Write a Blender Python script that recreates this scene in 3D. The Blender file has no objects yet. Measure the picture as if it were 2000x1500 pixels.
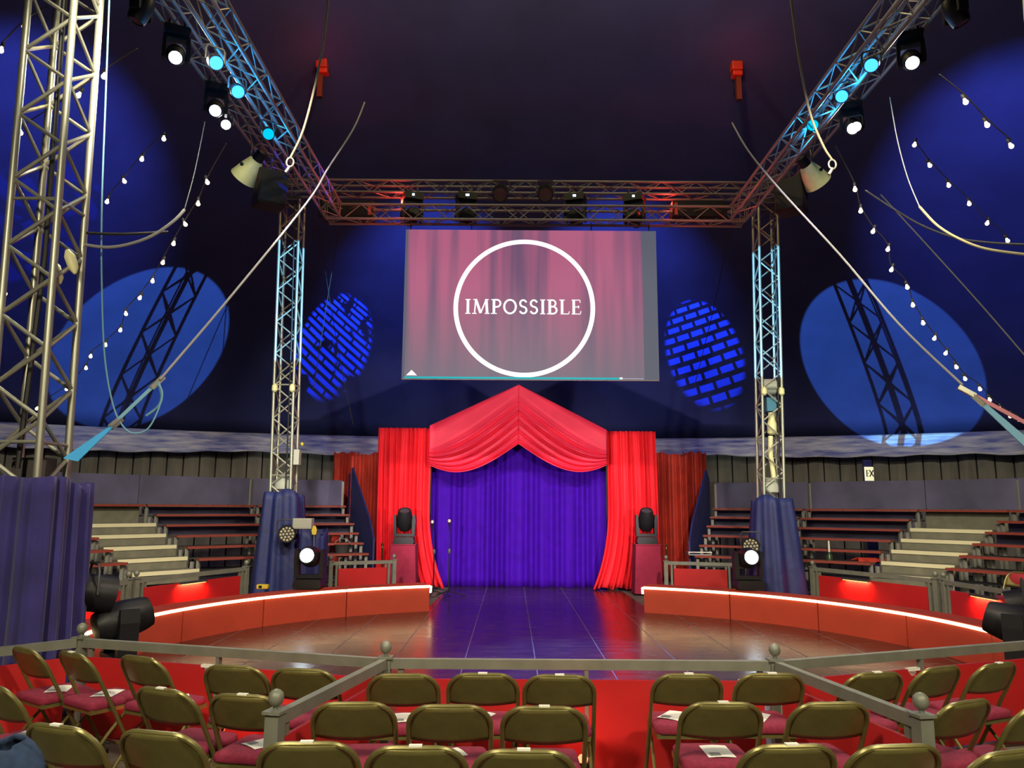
import bpy, math, random
from mathutils import Vector, Matrix, Quaternion
R = math.radians
random.seed(7)
sc = bpy.context.scene
COL = sc.collection

# ------------------------------------------------------------------ camera, world, exposure
F, CX, CY = 1500.0, 1000.0, 750.0
EYE = Vector((0, 0, 1.8))
PITCH, ROLL = R(9.09), R(0.38)
CAMROT = Matrix.Rotation(R(90) + PITCH, 3, 'X') @ Matrix.Rotation(ROLL, 3, 'Z')
cam_d = bpy.data.cameras.new('camera'); cam = bpy.data.objects.new('camera', cam_d); COL.objects.link(cam)
cam_d.sensor_width = 36; cam_d.lens = F / 2000 * 36; cam_d.clip_end = 200
cam.matrix_world = Matrix.Translation(EYE) @ CAMROT.to_4x4()
sc.camera = cam
world = bpy.data.worlds.new('world'); sc.world = world; world.use_nodes = True
world.node_tree.nodes['Background'].inputs[0].default_value = (0.02, 0.03, 0.08, 1)
world.node_tree.nodes['Background'].inputs[1].default_value = 0.3
sc.view_settings.view_transform = 'Standard'; sc.view_settings.look = 'None'
sc.view_settings.gamma = 1; sc.view_settings.use_curve_mapping = False
sc.view_settings.exposure = 0.0
sc.cycles.max_bounces = 6; sc.cycles.diffuse_bounces = 3; sc.cycles.glossy_bounces = 3

def ray(u, v):
    return CAMROT @ Vector(((u - CX) / F, -(v - CY) / F, -1))
def onY(u, v, Y):
    d = ray(u, v); return EYE + d * (Y / d.y)
def onX(u, v, X):
    d = ray(u, v); return EYE + d * (X / d.x)
def onZ(u, v, Z):
    d = ray(u, v); return EYE + d * ((Z - EYE.z) / d.z)

# tent hull: ellipses around TC, shrinking towards the crown
TC = Vector((0.4, 9.0))
EA, EB, EZ, CZ = 21.0, 15.5, 3.75, 12.6
def hull(s):
    return EA - 17.5 * s, EB - 12.5 * s, EZ + (CZ - EZ) * s ** .80
def hull_s(x, y):
    lo, hi = 0.0, 1.0
    for _ in range(30):
        m = (lo + hi) / 2; a, b, _z = hull(m)
        if ((x - TC.x) / a) ** 2 + ((y - TC.y) / b) ** 2 < 1: lo = m
        else: hi = m
    return lo
def canopy(u, v):
    d = ray(u, v); t = 3.0
    while t < 60:
        p = EYE + d * t
        a, b, _z = hull(0)
        if ((p.x - TC.x) / a) ** 2 + ((p.y - TC.y) / b) ** 2 > 1: break
        if p.z > hull(hull_s(p.x, p.y))[2]: break
        t += 0.04
    return EYE + d * t

# ------------------------------------------------------------------ large lights (the house rig, plus added low fills)
def aim(loc, tgt):
    return (Vector(tgt) - Vector(loc)).to_track_quat('-Z', 'Y')
def spot(name, loc, tgt, power, color, angle, blend=0.3, size=0.08, parent=None):
    l = bpy.data.lights.new(name, 'SPOT'); l.energy = power; l.color = color
    l.spot_size = R(angle); l.spot_blend = blend; l.shadow_soft_size = size
    o = bpy.data.objects.new(name, l); COL.objects.link(o)
    o.matrix_world = Matrix.LocRotScale(Vector(loc), aim(loc, tgt), None)
    if parent: o.parent = parent; o.matrix_parent_inverse = Matrix.Translation(parent.location).inverted() if parent.rotation_euler.z == 0 else parent.matrix_basis.inverted()
    return o
def point(name, loc, power, color, size=0.05):
    l = bpy.data.lights.new(name, 'POINT'); l.energy = power; l.color = color; l.shadow_soft_size = size
    o = bpy.data.objects.new(name, l); COL.objects.link(o); o.location = loc
    return o
WARM, WHITE, BLUE = (1, .9, .62), (1, .97, .9), (.12, .3, 1)
# front truss (above and behind the photographer) lighting the entrance curtain and the seats
spot('curtain_key_light', (-2.6, 5.2, 7.2), (-.9, 17.6, 2.3), 3000, (1, .84, .8), 37, .5, .12)
spot('curtain_key_light', (3.4, 5.2, 7.2), (1.2, 17.6, 2.3), 3000, (1, .84, .8), 37, .5, .12)
spot('low_curtain_fill', (-3.5, 7.7, 2.2), (.2, 17.6, 2.2), 2000, (1, .85, .82), 33, .4, .1)  # added low spots without fixtures, reaching the swags that the screen shadows
spot('low_curtain_fill', (4.4, 7.7, 2.2), (.2, 17.6, 2.2), 2000, (1, .85, .82), 33, .4, .1)
spot('rear_mast_fill', (-3.7, 7.7, 2.0), (-4.3, 14.4, 3.2), 700, (.8, 1, .84), 24, .6, .08)  # added spots without fixtures, putting greenish light on the rear masts
spot('rear_mast_fill', (4.6, 7.7, 2.0), (4.9, 14.4, 3.2), 700, (.85, 1, .8), 24, .6, .08)
spot('house_light', (-3.2, -1.6, 6.6), (-1.5, 5.2, .3), 2000, WARM, 95, .8, .3)
spot('house_light', (4.0, -1.6, 6.6), (2.4, 5.2, .3), 2000, WARM, 95, .8, .3)
spot('bleacher_light', (-2.4, 5.0, 7.2), (-8.5, 16.5, 1.5), 2800, WARM, 50, .8, .25)
spot('bleacher_light', (3.3, 5.0, 7.2), (9.2, 16.5, 1.5), 2800, WARM, 50, .8, .25)
spot('ring_light', (.5, 5.0, 7.3), (.5, 11.0, 0), 2000, (1, .82, .66), 92, .7, .25)

# ------------------------------------------------------------------ materials
MATS = {}
def nd(nt, typ, **kw):
    n = nt.nodes.new(typ)
    for k, v in kw.items(): setattr(n, k, v)
    return n
def mat(name, col, rough=.6, metal=0, var=.0, scale=6, bump=0, bscale=60, stretch=(1, 1, 1), col2=None, spec=.5, sheen=0, coat=0, transm=0):
    if name in MATS: return MATS[name]
    m = bpy.data.materials.new(name); m.use_nodes = True; MATS[name] = m
    nt = m.node_tree; b = nt.nodes['Principled BSDF']
    b.inputs['Base Color'].default_value = (*col, 1); b.inputs['Roughness'].default_value = rough
    b.inputs['Metallic'].default_value = metal; b.inputs['Specular IOR Level'].default_value = spec
    if sheen: b.inputs['Sheen Weight'].default_value = sheen
    if coat: b.inputs['Coat Weight'].default_value = coat
    if var or col2 or bump:
        tc = nd(nt, 'ShaderNodeTexCoord'); mp = nd(nt, 'ShaderNodeMapping'); mp.inputs['Scale'].default_value = stretch
        nt.links.new(tc.outputs['Object'], mp.inputs[0])
    if var or col2:
        n = nd(nt, 'ShaderNodeTexNoise'); n.inputs['Scale'].default_value = scale; n.inputs['Detail'].default_value = 6
        nt.links.new(mp.outputs[0], n.inputs['Vector'])
        r = nd(nt, 'ShaderNodeValToRGB'); r.color_ramp.elements[0].position = .32; r.color_ramp.elements[1].position = .68
        c2 = col2 or tuple(min(1, c * (1 + var)) for c in col)
        c1 = col if col2 else tuple(c * (1 - var) for c in col)
        r.color_ramp.elements[0].color = (*c1, 1); r.color_ramp.elements[1].color = (*c2, 1)
        nt.links.new(n.outputs['Fac'], r.inputs[0]); nt.links.new(r.outputs[0], b.inputs['Base Color'])
    if bump:
        n2 = nd(nt, 'ShaderNodeTexNoise'); n2.inputs['Scale'].default_value = bscale; n2.inputs['Detail'].default_value = 4
        nt.links.new(mp.outputs[0], n2.inputs['Vector'])
        bp = nd(nt, 'ShaderNodeBump'); bp.inputs['Strength'].default_value = bump; bp.inputs['Distance'].default_value = .02
        nt.links.new(n2.outputs['Fac'], bp.inputs['Height']); nt.links.new(bp.outputs[0], b.inputs['Normal'])
    return m
def glow(name, col, strength):
    if name in MATS: return MATS[name]
    m = bpy.data.materials.new(name); m.use_nodes = True; MATS[name] = m
    nt = m.node_tree; b = nt.nodes['Principled BSDF']
    b.inputs['Base Color'].default_value = (.02, .02, .02, 1); b.inputs['Specular IOR Level'].default_value = 0
    b.inputs['Emission Color'].default_value = (*col, 1); b.inputs['Emission Strength'].default_value = strength
    return m
M_CANOPY = mat('canopy_cloth', (.042, .05, .21), .75, var=.12, scale=1.2, bump=.15, bscale=25)
M_WALL = mat('sidewall_cloth', (.24, .225, .21), .85, var=.2, scale=1.0, stretch=(4, 4, .6))
M_VALANCE = mat('valance_plastic', (.16, .19, .55), .45, col2=(.85, .84, .9), scale=2.2, stretch=(.6, .6, 5), bump=.4, bscale=14)
M_DRAPE = mat('navy_drape', (.034, .026, .175), .85, var=.25, scale=3, sheen=.2)
M_TARP = mat('navy_tarp', (.017, .026, .145), .6, var=.2, scale=3, bump=.35, bscale=9)
M_RED = mat('red_curtain', (.80, .02, .034), .75, var=.06, scale=3, spec=.2)
M_SWAG = mat('pink_red_satin', (.82, .035, .085), .55, var=.06, scale=3, spec=.3)
M_DRED = mat('dark_red_drape', (.48, .035, .018), .8, var=.15, scale=3)
M_BLUE = mat('violet_blue_curtain', (.040, .0, .30), .8, var=.12, scale=5, spec=.15)
M_ALU = mat('truss_aluminium', (.44, .44, .37), .42, metal=.65, var=.1, scale=9)
M_RAIL = mat('rail_grey_paint', (.21, .22, .18), .5, metal=.25, var=.12, scale=7)
M_FRED = mat('fence_red_paint', (.50, .018, .02), .38, var=.08, scale=2)
M_CURB = mat('curb_orange_red', (.50, .055, .024), .65, var=.06, scale=3)
M_BRONZE = mat('chair_bronze', (.19, .165, .055), .36, metal=.45, var=.12, scale=12)
M_SEAT = mat('burgundy_seat', (.24, .012, .045), .85, var=.2, scale=40, bump=.2, bscale=300)
M_BLACK = mat('black_plastic', (.012, .012, .015), .45, spec=.3)
M_DGREY = mat('dark_grey_metal', (.05, .05, .055), .5)
M_PAPER = mat('paper_white', (.85, .84, .76), .8)
M_PRINT = mat('paper_print', (.25, .24, .24), .8)
M_GROUND = mat('ground_matting', (.10, .09, .07), .9, var=.35, scale=4, bump=.4, bscale=40)
M_PLANK = mat('plank_brown_red', (.20, .075, .05), .5, var=.2, scale=4, stretch=(1, 8, 8))
M_EDGE = mat('plank_red_edge', (.30, .055, .04), .5)
M_POST = mat('grey_steel_post', (.30, .30, .28), .5, metal=.2)
M_BPANEL = mat('blue_grey_board', (.12, .115, .22), .7, var=.25, scale=1.3)
M_STEP = mat('step_grey', (.20, .195, .15), .7, var=.15, scale=5)
M_NOSE = mat('step_cream_nosing', (.85, .80, .55), .5)
M_MAROON = mat('maroon_cover', (.30, .012, .05), .85, var=.1, scale=8)
M_CREAM = mat('cream_enamel', (.80, .76, .42), .45, var=.08, scale=8)
M_ROPE = mat('cream_rope', (.38, .34, .2), .8)
M_RIG = mat('rig_shaded_aluminium', (.26, .25, .25), .5, metal=.55, var=.1, scale=9)  # same aluminium as the masts, darkened in colour for the dim light overhead
M_GREYROPE = mat('grey_rope', (.28, .28, .3), .7)
M_BLUEROPE = mat('pale_blue_rope', (.16, .36, .52), .7)
M_STRAP = mat('blue_strap', (.03, .35, .75), .6)
M_PINKSTRAP = mat('pink_strap', (.55, .2, .25), .7)
M_YELLOW = mat('yellow_plastic', (.75, .6, .05), .5)
M_BOXGREY = mat('pale_grey_box', (.42, .43, .38), .6)
M_SPEAKER = mat('loudspeaker_black', (.028, .012, .009), .8)
M_BRASS = mat('dark_brass', (.25, .15, .06), .3, metal=.8)
M_LEDLENS = mat('led_lens_pale', (.55, .52, .34), .3)
M_CABLE = mat('black_cable', (.012, .012, .015), .6)
M_CASE = mat('flight_case', (.06, .05, .05), .6)
M_TEAL = mat('teal_motor', (.05, .2, .32), .5)
M_FABRIC_BLUE = mat('jacket_blue', (.02, .04, .10), .9, var=.2, scale=30)
G_LED = glow('led_warm_white', (1, .76, .4), 6.5)
G_BULB = glow('bulb_warm', (1, .74, .4), 5)
G_WHITE = glow('lamp_white', (1, 1, .98), 22)
G_COLD = glow('lamp_cold_white', (.75, .9, 1), 16)
G_BLUE = glow('lamp_blue', (.03, .26, 1), 3.6)
G_CYAN = glow('lamp_cyan', (.0, .6, .9), 1.1)
G_DISP = glow('display_blue', (.5, .75, 1), 5)
G_REDLED = glow('lamp_red', (1, .25, .06), 10)
G_TEXT = glow('screen_white', (1, 1, 1), 1.15)
G_TEAL = glow('screen_teal', (.0, .45, .5), 1.0)
G_GREYS = glow('screen_grey', (.1, .11, .15), 1.0)
G_SIGN = glow('sign_face', (.95, .9, .55), 1.0)

def stage_material():
    m = bpy.data.materials.new('stage_lino'); m.use_nodes = True
    nt = m.node_tree; b = nt.nodes['Principled BSDF']; L = nt.links.new
    tc = nd(nt, 'ShaderNodeTexCoord'); mp = nd(nt, 'ShaderNodeMapping'); mp.inputs['Scale'].default_value = (1, 4, 1)
    L(tc.outputs['Object'], mp.inputs[0])
    n = nd(nt, 'ShaderNodeTexNoise'); n.inputs['Scale'].default_value = 2.2; n.inputs['Detail'].default_value = 5; n.inputs['Roughness'].default_value = .6
    L(mp.outputs[0], n.inputs['Vector'])
    r = nd(nt, 'ShaderNodeValToRGB'); e = r.color_ramp.elements
    e[0].position = .38; e[0].color = (.028, .011, .007, 1); e[1].position = .85; e[1].color = (.075, .042, .032, 1)
    L(n.outputs['Fac'], r.inputs[0]); L(r.outputs[0], b.inputs['Base Color'])
    r2 = nd(nt, 'ShaderNodeMapRange'); r2.inputs[1].default_value = .3; r2.inputs[2].default_value = .75; r2.inputs[3].default_value = .19; r2.inputs[4].default_value = .30
    L(n.outputs['Fac'], r2.inputs[0]); L(r2.outputs[0], b.inputs['Roughness'])
    b.inputs['Specular IOR Level'].default_value = .7
    return m
M_STAGE = stage_material()

def screen_material():
    m = bpy.data.materials.new('screen_picture'); m.use_nodes = True
    nt = m.node_tree; b = nt.nodes['Principled BSDF']; L = nt.links.new
    b.inputs['Base Color'].default_value = (.02, .02, .02, 1); b.inputs['Roughness'].default_value = .9; b.inputs['Specular IOR Level'].default_value = 0
    tc = nd(nt, 'ShaderNodeTexCoord'); mp = nd(nt, 'ShaderNodeMapping'); mp.inputs['Scale'].default_value = (1, 0, .05)
    L(tc.outputs['Object'], mp.inputs[0])
    n = nd(nt, 'ShaderNodeTexNoise'); n.inputs['Scale'].default_value = 2.3; n.inputs['Detail'].default_value = 3
    L(mp.outputs[0], n.inputs['Vector'])
    r = nd(nt, 'ShaderNodeValToRGB'); e = r.color_ramp.elements
    e[0].position = .38; e[0].color = (.165, .085, .165, 1); e[1].position = .56; e[1].color = (.44, .115, .215, 1)
    L(n.outputs['Fac'], r.inputs[0])
    s = nd(nt, 'ShaderNodeSeparateXYZ'); L(tc.outputs['Object'], s.inputs[0])
    mr = nd(nt, 'ShaderNodeMapRange'); mr.inputs[1].default_value = 1.7; mr.inputs[2].default_value = .1; mr.inputs[3].default_value = 0; mr.inputs[4].default_value = .85
    L(s.outputs['Z'], mr.inputs[0])
    mx = nd(nt, 'ShaderNodeMix', data_type='RGBA'); mx.inputs['B'].default_value = (.165, .155, .195, 1)
    L(mr.outputs[0], mx.inputs['Factor']); L(r.outputs[0], mx.inputs['A'])
    L(mx.outputs['Result'], b.inputs['Emission Color']); b.inputs['Emission Strength'].default_value = 1.0
    return m

# ------------------------------------------------------------------ mesh helpers
class MB:
    def __init__(s): s.v = []; s.f = []; s.smooth = False
    def add(s, verts, faces):
        o = len(s.v); s.v += [tuple(p) for p in verts]; s.f += [tuple(i + o for i in f) for f in faces]; return s
    def box(s, lo, hi, M=None):
        x0, y0, z0 = lo; x1, y1, z1 = hi
        vs = [Vector(p) for p in ((x0, y0, z0), (x1, y0, z0), (x1, y1, z0), (x0, y1, z0), (x0, y0, z1), (x1, y0, z1), (x1, y1, z1), (x0, y1, z1))]
        if M: vs = [M @ p for p in vs]
        return s.add(vs, [(0, 3, 2, 1), (4, 5, 6, 7), (0, 1, 5, 4), (1, 2, 6, 5), (2, 3, 7, 6), (3, 0, 4, 7)])
    def bar(s, a, b, w, h):
        a, b = Vector(a), Vector(b); d = b - a; L = d.length; d.normalize()
        up = Vector((0, 0, 1)) if abs(d.z) < .95 else Vector((0, 1, 0))
        sx = d.cross(up).normalized(); uz = sx.cross(d)
        M = Matrix((sx, d, uz)).transposed().to_4x4(); M.translation = a
        return s.box((-w / 2, 0, -h / 2), (w / 2, L, h / 2), M)
    def tube(s, pts, r, n=6, closed=False):
        pts = [Vector(p) for p in pts]; k = len(pts); rings = []
        rs = r if isinstance(r, (list, tuple)) else [r] * k
        prev = None
        for i, p in enumerate(pts):
            if closed: t = pts[(i + 1) % k] - pts[i - 1]
            else: t = pts[min(i + 1, k - 1)] - pts[max(i - 1, 0)]
            t.normalize()
            if prev is None:
                up = Vector((0, 0, 1)) if abs(t.z) < .9 else Vector((1, 0, 0)); x = t.cross(up).normalized()
            else:
                x = (prev - t * prev.dot(t)).normalized()
            prev = x; y = t.cross(x)
            rings.append([p + (x * math.cos(2 * math.pi * j / n) + y * math.sin(2 * math.pi * j / n)) * rs[i] for j in range(n)])
        vs = [q for rg in rings for q in rg]; fs = []
        m = k if closed else k - 1
        for i in range(m):
            i2 = (i + 1) % k
            for j in range(n):
                j2 = (j + 1) % n; fs.append((i * n + j, i * n + j2, i2 * n + j2, i2 * n + j))
        if not closed: fs += [tuple(range(n))[::-1], tuple((k - 1) * n + j for j in range(n))]
        s.smooth = True
        return s.add(vs, fs)
    def lathe(s, prof, n=16, M=None):
        vs = []; fs = []
        for r, z in prof:
            for j in range(n):
                p = Vector((r * math.cos(2 * math.pi * j / n), r * math.sin(2 * math.pi * j / n), z)); vs.append(M @ p if M else p)
        k = len(prof)
        for i in range(k - 1):
            for j in range(n):
                j2 = (j + 1) % n; fs.append((i * n + j, i * n + j2, (i + 1) * n + j2, (i + 1) * n + j))
        fs += [tuple(range(n))[::-1], tuple((k - 1) * n + j for j in range(n))]
        s.smooth = True
        return s.add(vs, fs)
    def prism(s, poly, lo, hi, M=None):
        # poly in (x, z), extruded along y
        n = len(poly); vs = [Vector((x, lo, z)) for x, z in poly] + [Vector((x, hi, z)) for x, z in poly]
        if M: vs = [M @ p for p in vs]
        fs = [tuple(range(n)), tuple(range(2 * n - 1, n - 1, -1))] + [(i, i + n, (i + 1) % n + n, (i + 1) % n) for i in range(n)]
        return s.add(vs, fs)
    def grid(s, fn, nu, nv):
        vs = [fn(i / nu, j / nv) for j in range(nv + 1) for i in range(nu + 1)]
        fs = [(j * (nu + 1) + i, j * (nu + 1) + i + 1, (j + 1) * (nu + 1) + i + 1, (j + 1) * (nu + 1) + i) for j in range(nv) for i in range(nu)]
        s.smooth = True
        return s.add(vs, fs)
    def mesh(s, name, m, off=None):
        me = bpy.data.meshes.new(name)
        vs = s.v if off is None else [tuple(Vector(p) - off) for p in s.v]
        me.from_pydata(vs, [], s.f); me.materials.append(m)
        if s.smooth:
            me.polygons.foreach_set('use_smooth', [True] * len(me.polygons))
            try: me.set_sharp_from_angle(angle=R(42))
            except Exception: pass
        me.update(); return me
def link(name, me, parent=None, loc=None):
    o = bpy.data.objects.new(name, me); COL.objects.link(o)
    if parent: o.parent = parent
    if loc is not None: o.location = loc
    return o
def thing(name, label, cat, loc=(0, 0, 0), rz=0, group=None):
    o = bpy.data.objects.new(name, None); COL.objects.link(o); o.location = loc; o.rotation_euler = (0, 0, rz)
    o.empty_display_size = .1
    o['label'] = label; o['category'] = cat
    if group: o['group'] = group
    return o
def tag(o, label, cat, group=None):
    o['label'] = label; o['category'] = cat
    if group: o['group'] = group
    return o
def struct(o, label=None):
    o['kind'] = 'structure'
    if label: o['label'] = label
    return o
def part(name, mb, m, parent, world=False):
    # world=True: mesh was drawn in world coordinates, parent has a translation only
    off = None
    if world and parent: 
        off = Vector(parent.location) if parent.parent is None else Vector(parent.location) + Vector(parent.parent.location)
    return link(name, mb.mesh(name, m, off), parent)
def solid(o, t=.012, off=0):
    md = o.modifiers.new('thickness', 'SOLIDIFY'); md.thickness = t; md.offset = off; return o
def bevel(o, w=.01, n=2):
    md = o.modifiers.new('bevel', 'BEVEL'); md.width = w; md.segments = n; md.limit_method = 'ANGLE'; return o
_cyl = {}
def rod(name, a, b, r, m, parent, n=8):
    # a straight tube that shares one unit cylinder per material
    key = (m.name, n)
    if key not in _cyl:
        mb = MB(); mb.lathe([(1, 0), (1, 1)], n); _cyl[key] = mb.mesh('rod', m)
    a, b = Vector(a), Vector(b); d = b - a
    o = link(name, _cyl[key], parent)
    base = Vector(parent.location) if parent else Vector()
    o.matrix_basis = Matrix.LocRotScale(a - base, d.to_track_quat('Z', 'Y'), Vector((r, r, d.length)))
    return o
CACHE = {}
def cached(key, fn):
    if key not in CACHE: CACHE[key] = fn()
    return CACHE[key]
def smooth_pts(P, sub=6):
    P = [Vector(p) for p in P]; out = []
    for i in range(len(P) - 1):
        p0, p1, p2, p3 = P[max(i - 1, 0)], P[i], P[i + 1], P[min(i + 2, len(P) - 1)]
        for k in range(sub):
            t = k / sub
            out.append(.5 * ((2 * p1) + (p2 - p0) * t + (2 * p0 - 5 * p1 + 4 * p2 - p3) * t * t + (3 * p1 - p0 - 3 * p2 + p3) * t ** 3))
    out.append(P[-1]); return out

# ------------------------------------------------------------------ structure: ground, stage, tent
g = MB(); g.box((-24, -10, -.1), (26, 27, 0)); struct(part('floor', g, M_GROUND, None))
RC, RI = Vector((.45, 9.0)), 5.05       # ring centre and radius
stage = link('floor_stage', None); stage.location = (0, 0, 0); struct(stage)
def halfwidth_ok(x, y):
    return ((x - RC.x) ** 2 + (y - RC.y) ** 2) < RI * RI
xs = [-.53 + .83 * k for k in range(-6, 8)]
for x0 in xs:
    x1 = x0 + .822
    def span(x):
        dx = x - RC.x
        if abs(dx) > RI - .05: return None
        h = math.sqrt(RI * RI - dx * dx); lo = max(RC.y - h, 5.72 if -.8 < x < 1.8 else 5.72 + (min(abs(x + .8), abs(x - 1.8))) * .27); hi = RC.y + h
        if -1.45 < x < 2.4: hi = 18.0
        return lo, hi
    pts_lo, pts_hi = [], []
    for i in range(9):
        x = x0 + (x1 - x0) * i / 8
        sp = span(min(max(x, RC.x - RI + .06), RC.x + RI - .06))
        if sp and RC.x - RI + .05 < x < RC.x + RI - .05: pts_lo.append((x, sp[0])); pts_hi.append((x, sp[1]))
    if len(pts_lo) < 2: continue
    poly = pts_lo + pts_hi[::-1]; n = len(poly)
    mb = MB(); mb.add([(x, y, .002) for x, y in poly] + [(x, y, .02) for x, y in poly],
                      [tuple(range(n))[::-1], tuple(range(n, 2 * n))] + [(i, (i + 1) % n, (i + 1) % n + n, i + n) for i in range(n)])
    part('floor_board', mb, M_STAGE, stage)
    if pts_lo[0][0] - x0 < .01:
        mb = MB(); mb.box((x0 - .010, pts_lo[0][1] + .02, .003), (x0 + .002, pts_hi[0][1] - .02, .0215)); part('seam_tape', mb, mat('seam_tape', (.13, .11, .12), .4), stage)

mb = MB()
NS, NT = 128, 26
def cpt(i, j):
    s = j / NT; a, b, z = hull(s); th = 2 * math.pi * i / NS
    z -= .10 * abs(math.sin(th * 12)) * (1 - s) * s * 2
    return (TC.x + a * math.sin(th), TC.y + b * math.cos(th), z)
vs = [cpt(i, j) for j in range(NT + 1) for i in range(NS)] + [(TC.x, TC.y, CZ + .8)]
fs = [(j * NS + i, j * NS + (i + 1) % NS, (j + 1) * NS + (i + 1) % NS, (j + 1) * NS + i) for j in range(NT) for i in range(NS)]
fs += [(NT * NS + i, NT * NS + (i + 1) % NS, len(vs) - 1) for i in range(NS)]
mb.add(vs, fs); mb.smooth = True
struct(solid(part('ceiling', mb, M_CANOPY, None), .02, 1), 'dark blue big top canopy rising to the crown')

# side wall: separate cloth strips in view, one plain run elsewhere
def wpt(th, off=0): return Vector((TC.x + (EA + off) * math.sin(th), TC.y + (EB + off) * math.cos(th), 0))
wall = link('wall_back', None); struct(wall, 'grey cloth side wall of vertical strips')
th = -R(66); k = 0
while th < R(66):
    dth = .44 / math.hypot(EA * math.cos(th), EB * math.sin(th))
    a, b = wpt(th, -.06), wpt(th + dth, -.06); n = (b - a).normalized(); nrm = Vector((n.y, -n.x, 0)); e = .02
    mb = MB(); c = (a + b) / 2 - nrm * -.035
    P = [a + n * e, a * .5 + b * .5 + nrm * .05, b - n * e]
    poly = [P[0], P[1], P[2], P[2] - nrm * .03, P[0] - nrm * .03]
    mb.add([(p.x, p.y, .02) for p in poly] + [(p.x, p.y, 3.9) for p in poly],
           [(0, 1, 2, 3, 4), (9, 8, 7, 6, 5)] + [(i, i + 5, (i + 1) % 5 + 5, (i + 1) % 5) for i in range(5)])
    part('wall_strip', mb, M_WALL, wall); th += dth; k += 1
mb = MB(); mb.grid(lambda u, v: tuple(wpt(-math.pi + 2 * math.pi * u, .1) + Vector((0, 0, 4.0 * v))), 96, 1)
struct(solid(part('wall_outer', mb, M_CABLE, None), .03, 1))
# valance: pale plastic skirt under the eave, scalloped
def valance(u, v):
    th = -R(75) + R(150) * u
    low = 3.40 - .28 * (math.sin(th) ** 2) - .07 * abs(math.sin(th * 9 + .6)) ; top = 3.92
    rip = .07 * math.sin(th * 55 + 3 * math.sin(th * 17)) * (1 - v)
    p = wpt(th, -.45 - .35 * (1 - v) + rip)
    return (p.x, p.y, low + (top - low) * v + .02 * math.sin(th * 90) * (1 - v))
mb = MB(); mb.grid(valance, 300, 8)
tag(solid(part('eave_valance', mb, M_VALANCE, None), .01), 'crinkled pale blue and white plastic skirt hanging along the canopy eave', 'valance')

# ------------------------------------------------------------------ lattice masts and lighting trusses
def truss(root, a, b, w, h, rc, rb, step, m=M_ALU, cross=False):
    a, b = Vector(a), Vector(b); d = (b - a); L = d.length; d.normalize()
    up = Vector((0, 0, 1)) if abs(d.z) < .9 else Vector((0, 1, 0))
    sx = d.cross(up).normalized(); sz = sx.cross(d).normalized()
    cs = [a + sx * (i * w / 2) + sz * (j * h / 2) for i, j in ((-1, -1), (1, -1), (1, 1), (-1, 1))]
    for c in cs: rod('chord', c, c + d * L, rc, m, root, 10)
    n = max(2, round(L / step)); st = L / n
    for fidx in range(4):
        c0, c1 = cs[fidx], cs[(fidx + 1) % 4]
        for k in range(n):
            p, q = (c0, c1) if (k + fidx) % 2 == 0 else (c1, c0)
            rod('brace', p + d * (k * st), q + d * ((k + 1) * st), rb, m, root, 6)
    for c0, c1 in ((cs[i], cs[(i + 1) % 4]) for i in range(4)):
        for t in (.02, L - .02): rod('end_bar', c0 + d * t, c1 + d * t, rb, m, root, 6)
    return cs

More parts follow.
